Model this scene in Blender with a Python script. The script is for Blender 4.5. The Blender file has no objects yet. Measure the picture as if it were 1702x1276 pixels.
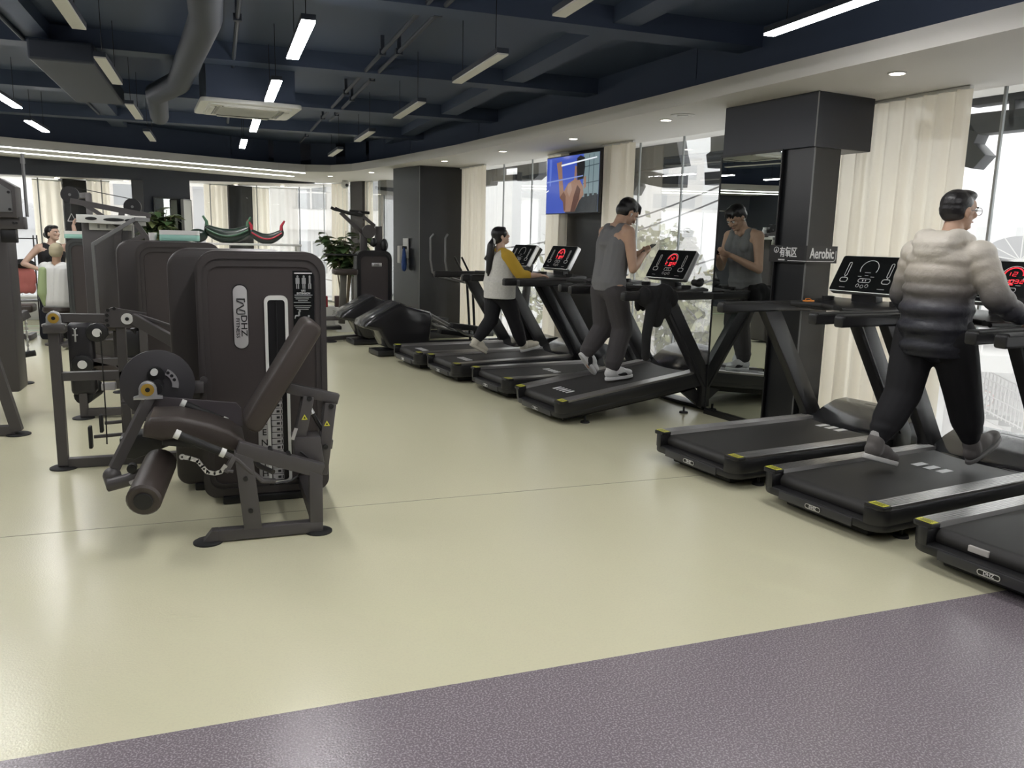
import bpy, bmesh, math, random
from mathutils import Vector, Matrix, Quaternion
import numpy as np
random.seed(7)
PI = math.pi
SC = bpy.context.scene
COL = SC.collection

# ------------------------------------------------------------------ camera, sky, exposure
FPX = 1336.0
cam_d = bpy.data.cameras.new('camera'); cam = bpy.data.objects.new('camera', cam_d); COL.objects.link(cam)
cam_d.sensor_width = 36.0; cam_d.lens = 36.0 * FPX / 1702.0; cam_d.clip_end = 800; cam_d.clip_start = 0.05
_p, _r, _y = 0.17762, 0.0239, 0.34972
_f = Vector((math.sin(_y)*math.cos(_p), math.cos(_y)*math.cos(_p), -math.sin(_p)))
_rt = Vector((math.cos(_y), -math.sin(_y), 0)); _up = _rt.cross(_f)
_c, _s = math.cos(_r), math.sin(_r)
_R = _c*_rt + _s*_up; _U = -_s*_rt + _c*_up
cam.matrix_world = Matrix(((_R.x, _U.x, -_f.x, 0), (_R.y, _U.y, -_f.y, 0), (_R.z, _U.z, -_f.z, 1.55), (0, 0, 0, 1)))
SC.camera = cam

world = bpy.data.worlds.new('overcast_sky'); SC.world = world; world.use_nodes = True
_n = world.node_tree.nodes; _bg = _n['Background']
_bg.inputs[0].default_value = (1.0, 0.975, 0.98, 1); _bg.inputs[1].default_value = 3.7

SC.cycles.volume_bounces = 2
SC.view_settings.view_transform = 'Standard'; SC.view_settings.look = 'None'
SC.view_settings.gamma = 1.0; SC.view_settings.exposure = 0.0; SC.view_settings.use_curve_mapping = False
LAMP_STRENGTH = 72.0
DOWNLIGHT_STRENGTH = 22.0
STRIP_STRENGTH = 7.0

# ------------------------------------------------------------------ frames
WA = 0.13725                               # the window wall is turned this much from the floor grid
def W(u, v, z=0.0):
    return Vector((u*math.cos(WA) - v*math.sin(WA), u*math.sin(WA) + v*math.cos(WA), z))

# ------------------------------------------------------------------ materials
MATS = {}
def mat(name, col, rough=0.5, metal=0.0, spec=0.5, noise=0.0, nscale=20.0, bump=0.0, bscale=200.0, emit=0.0, emit_col=None, coat=0.0):
    if name in MATS: return MATS[name]
    m = bpy.data.materials.new(name); m.use_nodes = True; nt = m.node_tree
    b = nt.nodes['Principled BSDF']
    c = (col[0], col[1], col[2], 1)
    b.inputs['Base Color'].default_value = c; b.inputs['Roughness'].default_value = rough
    b.inputs['Metallic'].default_value = metal; b.inputs['Specular IOR Level'].default_value = spec
    if coat: b.inputs['Coat Weight'].default_value = coat
    if emit:
        b.inputs['Emission Color'].default_value = (*(emit_col or col), 1); b.inputs['Emission Strength'].default_value = emit
    if noise or bump:
        tc = nt.nodes.new('ShaderNodeTexCoord')
    if noise:
        no = nt.nodes.new('ShaderNodeTexNoise'); no.inputs['Scale'].default_value = nscale; no.inputs['Detail'].default_value = 4
        nt.links.new(tc.outputs['Object'], no.inputs['Vector'])
        rp = nt.nodes.new('ShaderNodeMapRange'); rp.inputs[1].default_value = 0.3; rp.inputs[2].default_value = 0.7
        rp.inputs[3].default_value = 1-noise; rp.inputs[4].default_value = 1+noise
        nt.links.new(no.outputs['Fac'], rp.inputs[0])
        mx = nt.nodes.new('ShaderNodeVectorMath'); mx.operation = 'SCALE'; mx.inputs[0].default_value = col[:3]
        nt.links.new(rp.outputs[0], mx.inputs['Scale']); nt.links.new(mx.outputs[0], b.inputs['Base Color'])
    if bump:
        nb = nt.nodes.new('ShaderNodeTexNoise'); nb.inputs['Scale'].default_value = bscale; nb.inputs['Detail'].default_value = 3
        nt.links.new(tc.outputs['Object'], nb.inputs['Vector'])
        bp = nt.nodes.new('ShaderNodeBump'); bp.inputs['Strength'].default_value = bump; bp.inputs['Distance'].default_value = 0.004
        nt.links.new(nb.outputs['Fac'], bp.inputs['Height']); nt.links.new(bp.outputs[0], b.inputs['Normal'])
    MATS[name] = m; return m

def glass_mat(name, tint, refl=0.5, dirt=0.0):
    m = bpy.data.materials.new(name); m.use_nodes = True; nt = m.node_tree; nt.nodes.clear()
    out = nt.nodes.new('ShaderNodeOutputMaterial'); tr = nt.nodes.new('ShaderNodeBsdfTransparent'); tr.inputs[0].default_value = (*tint, 1)
    gl = nt.nodes.new('ShaderNodeBsdfGlossy'); gl.inputs['Roughness'].default_value = 0.0
    fr = nt.nodes.new('ShaderNodeFresnel'); fr.inputs[0].default_value = 1.5
    mu = nt.nodes.new('ShaderNodeMath'); mu.operation = 'MULTIPLY'; mu.inputs[1].default_value = refl
    mx = nt.nodes.new('ShaderNodeMixShader'); nt.links.new(fr.outputs[0], mu.inputs[0]); nt.links.new(mu.outputs[0], mx.inputs[0])
    nt.links.new(tr.outputs[0], mx.inputs[1]); nt.links.new(gl.outputs[0], mx.inputs[2]); nt.links.new(mx.outputs[0], out.inputs[0])
    MATS[name] = m; return m

def cloth_mat(name, col, transl=0.5, transp=0.15):
    m = bpy.data.materials.new(name); m.use_nodes = True; nt = m.node_tree; nt.nodes.clear()
    out = nt.nodes.new('ShaderNodeOutputMaterial')
    d = nt.nodes.new('ShaderNodeBsdfDiffuse'); d.inputs[0].default_value = (*col, 1)
    t = nt.nodes.new('ShaderNodeBsdfTranslucent'); t.inputs[0].default_value = (*col, 1)
    p = nt.nodes.new('ShaderNodeBsdfTransparent')
    a = nt.nodes.new('ShaderNodeMixShader'); a.inputs[0].default_value = transl
    b = nt.nodes.new('ShaderNodeMixShader'); b.inputs[0].default_value = transp
    nt.links.new(d.outputs[0], a.inputs[1]); nt.links.new(t.outputs[0], a.inputs[2])
    nt.links.new(a.outputs[0], b.inputs[1]); nt.links.new(p.outputs[0], b.inputs[2]); nt.links.new(b.outputs[0], out.inputs[0])
    MATS[name] = m; return m

# ------------------------------------------------------------------ mesh builder
def rotz_m(a): return Matrix.Rotation(a, 4, 'Z')
class MB:
    def __init__(s): s.bm = bmesh.new()
    def _xf(s, vs, M):
        if M is not None:
            for v in vs: v.co = M @ v.co
    def box(s, c, d, bev=0.0, M=None, seg=2):
        r = bmesh.ops.create_cube(s.bm, size=1.0); vs = r['verts']
        for v in vs: v.co = Vector((v.co.x*d[0]+c[0], v.co.y*d[1]+c[1], v.co.z*d[2]+c[2]))
        if bev > 0:
            es = list({e for v in vs for e in v.link_edges})
            q = bmesh.ops.bevel(s.bm, geom=es, offset=min(bev, min(d)*0.49), segments=seg, affect='EDGES', profile=0.5)
            vs = list({v for f in q['faces'] for v in f.verts} | {v for v in vs if v.is_valid})
        s._xf(vs, M); return s
    def bar(s, a, b, w, h, bev=0.0, up=(0, 0, 1), ext=0.0):
        """box beam from a to b; w across, h along 'up'"""
        a, b = Vector(a), Vector(b); d = b-a; L = d.length + 2*ext; x = d.normalized(); u = Vector(up)
        y = u.cross(x)
        if y.length < 1e-4: y = Vector((0, 1, 0)).cross(x)
        y.normalize(); z = x.cross(y)
        M = Matrix.Translation((a+b)/2) @ Matrix((x, y, z)).transposed().to_4x4()
        return s.box((0, 0, 0), (L, w, h), bev, M)
    def cyl(s, a, b, r0, r1=None, n=16, cap=True):
        r1 = r0 if r1 is None else r1; a, b = Vector(a), Vector(b); d = b-a
        q = d.to_track_quat('Z', 'Y')
        A = [s.bm.verts.new(a + q @ Vector((r0*math.cos(2*PI*i/n), r0*math.sin(2*PI*i/n), 0))) for i in range(n)]
        B = [s.bm.verts.new(b + q @ Vector((r1*math.cos(2*PI*i/n), r1*math.sin(2*PI*i/n), 0))) for i in range(n)]
        for i in range(n): s.bm.faces.new((A[i], A[(i+1) % n], B[(i+1) % n], B[i]))
        if cap: s.bm.faces.new(A[::-1]); s.bm.faces.new(B)
        return s
    def tube(s, pts, r, n=10, cap=True, radii=None):
        pts = [Vector(p) for p in pts]; rings = []; prev = None
        for i, p in enumerate(pts):
            t = (pts[min(i+1, len(pts)-1)] - pts[max(i-1, 0)]).normalized()
            if prev is None:
                x = t.orthogonal().normalized()
            else:
                x = (prev - t*prev.dot(t))
                x = x.normalized() if x.length > 1e-6 else t.orthogonal().normalized()
            prev = x; y = t.cross(x); rr = radii[i] if radii else r
            rings.append([s.bm.verts.new(p + rr*(x*math.cos(2*PI*k/n) + y*math.sin(2*PI*k/n))) for k in range(n)])
        for a, b in zip(rings, rings[1:]):
            for k in range(n): s.bm.faces.new((a[k], a[(k+1) % n], b[(k+1) % n], b[k]))
        if cap: s.bm.faces.new(rings[0][::-1]); s.bm.faces.new(rings[-1])
        return s
    def prism(s, poly, lo, hi, axis='z', bev=0.0, M=None, seg=2):
        """poly (a,b) extruded along axis: z -> (x,y), y -> (x,z), x -> (y,z)"""
        def P(a, b, t):
            return {'z': (a, b, t), 'y': (a, t, b), 'x': (t, a, b)}[axis]
        A = [s.bm.verts.new(P(a, b, lo)) for a, b in poly]; B = [s.bm.verts.new(P(a, b, hi)) for a, b in poly]
        n = len(poly); fs = []
        for i in range(n): fs.append(s.bm.faces.new((A[i], A[(i+1) % n], B[(i+1) % n], B[i])))
        f1 = s.bm.faces.new(A[::-1]); f2 = s.bm.faces.new(B); vs = A+B
        bmesh.ops.recalc_face_normals(s.bm, faces=fs+[f1, f2])
        if bev > 0:
            es = list(set(f1.edges) | set(f2.edges))
            q = bmesh.ops.bevel(s.bm, geom=es, offset=bev, segments=seg, affect='EDGES', profile=0.5)
            vs = list({v for f in q['faces'] for v in f.verts} | {v for v in vs if v.is_valid})
        s._xf(vs, M); return s
    def ring(s, outer, inner, lo, hi, axis='y', M=None):
        """closed frame between two outlines with the same number of points"""
        def P(a, b, t): return {'z': (a, b, t), 'y': (a, t, b), 'x': (t, a, b)}[axis]
        n = len(outer)
        O0 = [s.bm.verts.new(P(a, b, lo)) for a, b in outer]; I0 = [s.bm.verts.new(P(a, b, lo)) for a, b in inner]
        O1 = [s.bm.verts.new(P(a, b, hi)) for a, b in outer]; I1 = [s.bm.verts.new(P(a, b, hi)) for a, b in inner]
        fs = []
        for i in range(n):
            j = (i+1) % n
            fs += [s.bm.faces.new((O0[i], O0[j], I0[j], I0[i])), s.bm.faces.new((O1[j], O1[i], I1[i], I1[j])),
                   s.bm.faces.new((O0[j], O0[i], O1[i], O1[j])), s.bm.faces.new((I0[i], I0[j], I1[j], I1[i]))]
        bmesh.ops.recalc_face_normals(s.bm, faces=fs)
        s._xf(O0+I0+O1+I1, M); return s
    def ell(s, c, r, M=None, n=16):
        q = bmesh.ops.create_uvsphere(s.bm, u_segments=n, v_segments=max(6, n//2), radius=1.0); vs = q['verts']
        for v in vs: v.co = Vector((v.co.x*r[0], v.co.y*r[1], v.co.z*r[2]))
        if M is not None: s._xf(vs, M)
        for v in vs: v.co += Vector(c)
        return s
    def cap(s, a, b, r0, r1=None, n=14):
        """tapered capsule"""
        r1 = r0 if r1 is None else r1; a, b = Vector(a), Vector(b); d = b-a
        q = (d if d.length > 1e-6 else Vector((0, 0, 1))).to_track_quat('Z', 'Y'); rings = []
        h = 4
        for k in range(h+1):
            t = -PI/2 + (PI/2)*k/h; rings.append((a, r0, t))
        for k in range(h+1):
            t = (PI/2)*k/h; rings.append((b, r1, t))
        V = []
        for (c, r, t) in rings:
            rr = max(r*math.cos(t), r*0.02)
            V.append([s.bm.verts.new(c + q @ Vector((rr*math.cos(2*PI*i/n), rr*math.sin(2*PI*i/n), r*math.sin(t)))) for i in range(n)])
        for A, B in zip(V, V[1:]):
            for i in range(n): s.bm.faces.new((A[i], A[(i+1) % n], B[(i+1) % n], B[i]))
        s.bm.faces.new(V[0][::-1]); s.bm.faces.new(V[-1]); return s
    def grid(s, fn, nu, nv, close_u=False):
        """surface fn(i/nu, j/nv)"""
        V = [[s.bm.verts.new(fn(i/nu, j/nv)) for j in range(nv+1)] for i in range(nu+1)]
        for i in range(nu):
            for j in range(nv): s.bm.faces.new((V[i][j], V[i+1][j], V[i+1][j+1], V[i][j+1]))
        return s
    def lathe(s, prof, n=20, M=None, c=(0, 0, 0)):
        vs = []; R = []
        for r, z in prof: R.append([s.bm.verts.new((c[0]+max(r, 1e-4)*math.cos(2*PI*i/n), c[1]+max(r, 1e-4)*math.sin(2*PI*i/n), c[2]+z)) for i in range(n)])
        for A, B in zip(R, R[1:]):
            for i in range(n): s.bm.faces.new((A[i], A[(i+1) % n], B[(i+1) % n], B[i]))
        s.bm.faces.new(R[0][::-1]); s.bm.faces.new(R[-1])
        for q in R: vs += q
        s._xf(vs, M); return s
    def poly3(s, pts):
        s.bm.faces.new([s.bm.verts.new(p) for p in pts]); return s
    def add_mesh(s, me, M=None):
        b = len(s.bm.verts); s.bm.from_mesh(me); s.bm.verts.ensure_lookup_table()
        if M is not None: s._xf(list(s.bm.verts)[b:], M)
        return s
    def mesh(s, name):
        me = bpy.data.meshes.new(name); bmesh.ops.recalc_face_normals(s.bm, faces=s.bm.faces)
        s.bm.to_mesh(me); s.bm.free(); return me
    def build(s, name, m, parent=None, smooth=35, local=False, loc=None):
        me = s.mesh(name); return link_mesh(name, me, m, parent, smooth, local, loc)

def link_mesh(name, me, m, parent=None, smooth=35, local=False, loc=None):
    me.materials.clear(); me.materials.append(m)
    if smooth:
        me.polygons.foreach_set('use_smooth', [True]*len(me.polygons))
        if smooth < 180: me.set_sharp_from_angle(angle=math.radians(smooth))
    o = bpy.data.objects.new(name, me); COL.objects.link(o)
    if parent is not None:
        o.parent = parent
        if not local: me.transform(world_of(parent).inverted())
    elif loc is not None:
        o.location = loc; me.transform(Matrix.Translation(-Vector(loc)))
    return o
def world_of(o):
    M = o.matrix_basis.copy()
    while o.parent is not None:
        o = o.parent; M = o.matrix_basis @ M
    return M

def tag(o, label=None, cat=None, group=None, kind=None):
    if label: o['label'] = label
    if cat: o['category'] = cat
    if group: o['group'] = group
    if kind: o['kind'] = kind
    return o
def thing(name, loc, rz=0.0, label=None, cat=None, group=None):
    o = bpy.data.objects.new(name, None); o.empty_display_size = 0.1; COL.objects.link(o)
    o.location = loc; o.rotation_euler = (0, 0, rz); return tag(o, label, cat, group)
def dup(o, parent=None, skip=()):
    c = o.copy(); COL.objects.link(c); c.parent = parent
    for ch in list(o.children):
        if ch.name.split('.')[0] in skip: continue
        dup(ch, c, skip)
    return c
def struct(o): o['kind'] = 'structure'; return o

def rrect(x0, x1, z0, z1, r, n=5, rb=None):
    """rounded rectangle outline, top radius r, bottom radius rb"""
    rb = r if rb is None else rb; P = []
    for cx, cz, a0, q in ((x1-r, z1-r, 0, r), (x0+r, z1-r, 90, r), (x0+rb, z0+rb, 180, rb), (x1-rb, z0+rb, 270, rb)):
        for k in range(n+1):
            a = math.radians(a0 + 90*k/n); P.append((cx + q*math.cos(a), cz + q*math.sin(a)))
    return P
def text_mesh(body, size, depth=0.001, align='CENTER'):
    cu = bpy.data.curves.new('text_curve', 'FONT'); cu.body = body; cu.size = size; cu.extrude = depth; cu.align_x = align; cu.align_y = 'CENTER'
    cu.resolution_u = 3; cu.offset = size*0.014
    o = bpy.data.objects.new('text_tmp', cu); COL.objects.link(o)
    dg = bpy.context.evaluated_depsgraph_get(); dg.update()
    me = bpy.data.meshes.new_from_object(o.evaluated_get(dg)); bpy.data.objects.remove(o); bpy.data.curves.remove(cu); return me
def basis(o, x, y):
    x, y = Vector(x).normalized(), Vector(y).normalized(); z = x.cross(y)
    return Matrix.Translation(Vector(o)) @ Matrix((x, y, z)).transposed().to_4x4()
def remesh(mb, voxel, smooth_it=6, fac=0.5, name='body'):
    me = mb.mesh(name); o = bpy.data.objects.new('remesh_tmp', me); COL.objects.link(o)
    m = o.modifiers.new('r', 'REMESH'); m.mode = 'VOXEL'; m.voxel_size = voxel
    if smooth_it:
        k = o.modifiers.new('s', 'SMOOTH'); k.factor = fac; k.iterations = smooth_it
    dg = bpy.context.evaluated_depsgraph_get(); dg.update()
    r = bpy.data.meshes.new_from_object(o.evaluated_get(dg)); bpy.data.objects.remove(o); bpy.data.meshes.remove(me); return r
# ------------------------------------------------------------------ shared materials
M_navy = mat('navy_paint', (0.044, 0.063, 0.108), 0.6)
M_navywall = mat('navy_wall_paint', (0.010, 0.013, 0.022), 0.5)
M_white = mat('white_ceiling_paint', (0.66, 0.64, 0.61), 0.7)
M_offwhite = mat('off_white_plastic', (0.66, 0.66, 0.63), 0.45)
M_blackpanel = mat('black_panel', (0.012, 0.013, 0.015), 0.32)
M_brownpanel = mat('dark_brown_panel', (0.026, 0.020, 0.020), 0.45)
M_black = mat('black_plastic', (0.011, 0.011, 0.012), 0.38)
M_blacksoft = mat('black_rubber', (0.012, 0.012, 0.012), 0.65)
M_belt = mat('running_belt', (0.022, 0.021, 0.020), 0.55, bump=0.15, bscale=500)
M_hood = mat('black_gloss_plastic', (0.02, 0.02, 0.022), 0.16)
M_rail = mat('dark_anodised_rail', (0.30, 0.29, 0.285), 0.30, metal=0.9)
M_grey = mat('mid_grey_metal', (0.20, 0.20, 0.20), 0.4, metal=0.5)
M_silver = mat('silver_metal', (0.62, 0.62, 0.62), 0.3, metal=0.8)
M_shell = mat('grey_brown_machine_shell', (0.047, 0.041, 0.040), 0.40)
M_shellpanel = mat('machine_face_panel', (0.042, 0.034, 0.033), 0.5)
M_frame = mat('grey_powder_coat', (0.070, 0.064, 0.064), 0.42)
M_duct = mat('dark_navy_duct', (0.024, 0.031, 0.047), 0.6)
M_leather = mat('brown_black_leather', (0.044, 0.034, 0.029), 0.42, bump=0.25, bscale=350)
M_print = mat('white_print', (0.75, 0.75, 0.75), 0.5)
M_greyprint = mat('grey_print', (0.30, 0.30, 0.30), 0.5)
M_yellow = mat('yellow_sticker', (0.62, 0.60, 0.06), 0.45)
M_gold = mat('brass_bearing', (0.65, 0.42, 0.08), 0.35, metal=0.7)
M_plate = mat('pale_grey_plate', (0.42, 0.41, 0.41), 0.4)
M_red = mat('red_led', (0.5, 0.01, 0.02), 0.5, emit=1.5, emit_col=(1.0, 0.03, 0.05))
M_screen = mat('console_black_glass', (0.010, 0.011, 0.011), 0.18)
M_lamp_on = mat('lit_lamp_diffuser', (0.9, 0.9, 0.88), 0.5, emit=LAMP_STRENGTH, emit_col=(1.0, 0.985, 0.98))
M_lamp_off = mat('unlit_lamp_diffuser', (0.70, 0.69, 0.64), 0.45)
M_down = mat('lit_downlight', (0.9, 0.9, 0.85), 0.5, emit=DOWNLIGHT_STRENGTH, emit_col=(1.0, 0.90, 0.74))
M_strip = mat('lit_led_strip', (0.9, 0.9, 0.9), 0.5, emit=STRIP_STRENGTH, emit_col=(0.95, 1.0, 0.97))
M_mirror = mat('mirror_silver', (0.62, 0.65, 0.63), 0.0, metal=1.0)
M_alu = mat('aluminium_mullion', (0.30, 0.32, 0.32), 0.4, metal=0.4)
M_glass = glass_mat('window_glass', (0.94, 0.96, 0.95), 0.30)
M_curtain = cloth_mat('cream_curtain', (0.88, 0.82, 0.70), 0.55, 0.06)
M_sheer = cloth_mat('sheer_curtain', (0.90, 0.87, 0.82), 0.5, 0.35)

def floor_mat(name, col, speck, speck_amt, rough, grain, scale):
    m = bpy.data.materials.new(name); m.use_nodes = True; nt = m.node_tree; b = nt.nodes['Principled BSDF']; L = nt.links.new
    tc = nt.nodes.new('ShaderNodeTexCoord')
    n1 = nt.nodes.new('ShaderNodeTexNoise'); n1.inputs['Scale'].default_value = scale; n1.inputs['Detail'].default_value = 2; L(tc.outputs['Object'], n1.inputs['Vector'])
    r1 = nt.nodes.new('ShaderNodeMapRange'); r1.inputs[1].default_value = 0.48; r1.inputs[2].default_value = 0.64; L(n1.outputs['Fac'], r1.inputs[0])
    mu = nt.nodes.new('ShaderNodeMath'); mu.operation = 'MULTIPLY'; mu.inputs[1].default_value = speck_amt; L(r1.outputs[0], mu.inputs[0])
    mx = nt.nodes.new('ShaderNodeMix'); mx.data_type = 'RGBA'; mx.inputs['A'].default_value = (*col, 1); mx.inputs['B'].default_value = (*speck, 1)
    L(mu.outputs[0], mx.inputs['Factor'])
    n2 = nt.nodes.new('ShaderNodeTexNoise'); n2.inputs['Scale'].default_value = 0.9; n2.inputs['Detail'].default_value = 5; L(tc.outputs['Object'], n2.inputs['Vector'])
    r2 = nt.nodes.new('ShaderNodeMapRange'); r2.inputs[1].default_value = 0.3; r2.inputs[2].default_value = 0.7; r2.inputs[3].default_value = 0.985; r2.inputs[4].default_value = 1.015; L(n2.outputs['Fac'], r2.inputs[0])
    sc = nt.nodes.new('ShaderNodeVectorMath'); sc.operation = 'SCALE'; L(mx.outputs['Result'], sc.inputs[0]); sc.inputs['Scale'].default_value = 1.0
    L(sc.outputs[0], b.inputs['Base Color'])
    r3 = nt.nodes.new('ShaderNodeMapRange'); r3.inputs[1].default_value = 0.3; r3.inputs[2].default_value = 0.7; r3.inputs[3].default_value = rough-0.006; r3.inputs[4].default_value = rough+0.006; L(n2.outputs['Fac'], r3.inputs[0])
    b.inputs['Roughness'].default_value = rough
    n3 = nt.nodes.new('ShaderNodeTexNoise'); n3.inputs['Scale'].default_value = 130; n3.inputs['Detail'].default_value = 2; L(tc.outputs['Object'], n3.inputs['Vector'])
    bp = nt.nodes.new('ShaderNodeBump'); bp.inputs['Strength'].default_value = grain; bp.inputs['Distance'].default_value = 0.003; L(n3.outputs['Fac'], bp.inputs['Height']); L(bp.outputs[0], b.inputs['Normal'])
    return m
M_floor = floor_mat('cream_vinyl_floor', (0.665, 0.640, 0.450), (0.63, 0.605, 0.435), 0.5, 0.21, 0.22, 90)
M_purple = floor_mat('mauve_speckled_floor', (0.195, 0.165, 0.184), (0.40, 0.365, 0.38), 0.85, 0.22, 0.25, 150)
M_stripe = mat('green_floor_stripe', (0.42, 0.55, 0.33), 0.4)

# ------------------------------------------------------------------ floor
def flat(name, pts, z, t, m, hole=None):
    b = MB(); b.prism(pts, z-t, z); return struct(b.build(name, m, smooth=0))
GR = [W(5.98, -4.5), W(5.98, 15.5), Vector((3.72, 16.5, 0)), Vector((1.9, 20.66, 0)), Vector((1.45, 20.72, 0)), Vector((-6.2, 16.1, 0))]
SEAM = 2.512
xr = lambda y: 6.04 - 0.138*y
flat('floor', [(-6.2, SEAM), (xr(SEAM), SEAM)] + [(p.x, p.y) for p in GR[1:]], 0.0, 0.2, M_floor)
flat('floor', [(-6.2, -4.5), (GR[0].x, GR[0].y), (xr(SEAM), SEAM), (-6.2, SEAM)], 0.0, 0.2, M_purple)
b = MB(); b.box((1.75, 4.522, 0.0006), (6.9, 0.004, 0.0012)); b.box((-3.5, 4.522, 0.0006), (3.0, 0.004, 0.0012)); tag(b.build('trim_1', mat('floor_seam', (0.30, 0.29, 0.22), 0.5), smooth=0), kind='structure')
for y0 in (13.55, 14.1, 14.75):
    b = MB(); b.box((-3.6, y0, 0.001), (2.4, 0.14, 0.002)); tag(b.build('trim_2', M_stripe, smooth=0), kind='structure')

# ------------------------------------------------------------------ ceiling: dark slab, beams, ducts; white soffit round two sides
CEIL = 3.28
flat('ceiling', [(-6.4, -4.6)] + [(p.x+0.3, p.y-(0.2 if i == 0 else -0.3)) for i, p in enumerate(GR[:5])] + [(-6.4, 16.4)], CEIL+0.2, 0.2, M_navy)
def beam(a, b_, w, h, z=CEIL):
    q = MB(); q.bar((a[0], a[1], z-h/2), (b_[0], b_[1], z-h/2), w, h); return tag(q.build('ceiling_beam', M_navy, smooth=0), kind='structure')
for y0 in (3.4, 5.9, 8.4, 10.9, 13.4): beam((-6.2, y0), (4.9, y0+0.0), 0.26, 0.16)
for x0 in (-4.3, -1.4, 2.95): beam((x0, -4.4), (x0, 14.6), 0.22, 0.12)
q = MB(); q.tube([(-0.02, -3, 2.99), (-0.02, 6.2, 2.99), (-0.06, 6.6, 2.99), (-0.30, 8.9, 2.99), (-0.55, 9.6, 2.97), (-0.62, 11.2, 2.95)], 0.11, 14)
tag(q.build('air_duct', M_duct), 'round navy air duct running along the dark ceiling', 'duct')
q = MB(); q.box((-1.18, 9.2, 3.02), (0.5, 2.4, 0.17), 0.02); tag(q.build('air_duct', M_duct, smooth=0), 'flat rectangular navy duct beside the round one', 'duct')
for i, (x0, y0, y1) in enumerate(((1.42, 2.0, 15.0), (1.55, 4.0, 12.0), (-1.5, -2, 13), (0.2, -2.0, 13.0))):
    q = MB(); q.tube([(x0, y0, 3.14), (x0, y1, 3.14)], 0.018, 8)
    for k in range(6): y = y0+(y1-y0)*(k+0.5)/6; q.box((x0, y, 3.21), (0.03, 0.03, 0.14)); q.box((x0, y, 3.14), (0.06, 0.04, 0.05))
    tag(q.build('ceiling_pipe', M_duct), ['thin navy pipe above the row of unlit lamps by the white soffit', 'navy sprinkler pipe beside the thin pipe over the aisle', 'navy conduit above the unlit lamps over the machines', 'navy conduit above the lit lamps over the aisle'][i], 'pipe')
SOF = 2.72
INNER = [W(4.40, -4.4), W(4.47, 2.75), W(4.52, 4.0), W(4.62, 6.0), W(4.69, 8.3), W(4.74, 10.8), W(4.62, 13.2)]
INNER += [Vector((2.52, 14.75, 0)), Vector((2.36, 15.35, 0)), Vector((2.05, 15.85, 0)), Vector((1.6, 16.05, 0)), Vector((1.1, 15.98, 0)), Vector((0.44, 15.68, 0)), Vector((-1.17, 14.85, 0)), Vector((-2.95, 13.95, 0)), Vector((-6.3, 12.2, 0))]
BLK = [Vector((-6.3, 14.13, 0)), Vector((-3.36, 15.92, 0)), Vector((1.25, 18.72, 0)), Vector((2.25, 19.33, 0))]
outer = [Vector((p.x+0.25, p.y, 0)) for p in (GR[0], GR[1], GR[2])] + [Vector((2.9, 18.6, 0)), BLK[3], BLK[2], BLK[1], BLK[0]]
q = MB(); q.prism([(p.x, p.y) for p in INNER] + [(p.x, p.y) for p in outer[::-1]], SOF, SOF+0.13); struct(q.build('trim_3', M_white, smooth=0))
# side of the void above the soffit, dark
q = MB()
for a, b_ in zip(INNER, INNER[1:]):
    n = Vector((b_.y-a.y, a.x-b_.x, 0)).normalized()*0.35
    q.poly3([(a.x+n.x, a.y+n.y, SOF+0.13), (b_.x+n.x, b_.y+n.y, SOF+0.13), (b_.x+n.x, b_.y+n.y, CEIL), (a.x+n.x, a.y+n.y, CEIL)])
struct(q.build('trim_4', M_navy, smooth=0))
# two LED lines set in the back soffit
for i, (a, b_) in enumerate((((-6.2, 12.36), (1.62, 16.38)), ((-6.2, 13.22), (1.5, 17.45)))):
    q = MB(); q.bar((a[0], a[1], SOF+0.004), (b_[0], b_[1], SOF+0.004), 0.05, 0.03)
    tag(q.build('led_strip', M_strip, smooth=0), ['outer lit LED line along the edge of the back soffit', 'inner lit LED line in the back soffit beside the navy wall'][i], 'light strip', 'LED lines in the back soffit')

# ------------------------------------------------------------------ dark back wall with two wide openings
def along(A, B, t): return (A[0]+(B[0]-A[0])*t, A[1]+(B[1]-A[1])*t)
def wall_piece(name, a, b_, z0a, z0b, z1a, z1b, th, m):
    q = MB(); d = Vector((b_[0]-a[0], b_[1]-a[1], 0)).normalized(); n = Vector((-d.y, d.x, 0))*th
    A = [Vector((a[0], a[1], z0a)), Vector((b_[0], b_[1], z0b)), Vector((b_[0], b_[1], z1b)), Vector((a[0], a[1], z1a))]; B = [p+n for p in A]
    q.poly3(A); q.poly3(B)
    for i in range(4): q.poly3([A[i], A[(i+1) % 4], B[(i+1) % 4], B[i]])
    bmesh.ops.remove_doubles(q.bm, verts=q.bm.verts, dist=1e-5)
    return struct(q.build(name, m, smooth=0))
wall_piece('wall_back', (-6.3, 14.13), (-3.36, 15.90), 2.35, 2.43, SOF+.05, SOF+.05, 0.25, M_navywall)
wall_piece('wall_back', (-3.36, 15.90), (-1.303, 17.15), 2.43, 2.50, SOF+.05, SOF+.05, 0.25, M_navywall)
wall_piece('wall_back', (-1.303, 17.15), (-0.49, 17.643), 0, 0, SOF+.05, SOF+.05, 0.45, M_navywall)
wall_piece('wall_back', (-0.49, 17.643), (2.121, 19.229), 2.56, 2.70, SOF+.05, SOF+.05, 0.25, M_navywall)
# ceiling of the strip between the openings and the back windows
q = MB(); q.poly3([Vector((-6.3, 14.3, 2.36)), Vector((-0.49, 17.66, 2.55)), Vector((2.3, 19.33, 2.70)), Vector((3.2, 18.3, 2.72)), Vector((2.2, 21.4, 2.70)), Vector((-0.9, 20.0, 2.55)), Vector((-6.5, 16.4, 2.36))]); struct(q.build('ceiling', M_white, smooth=0))
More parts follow.
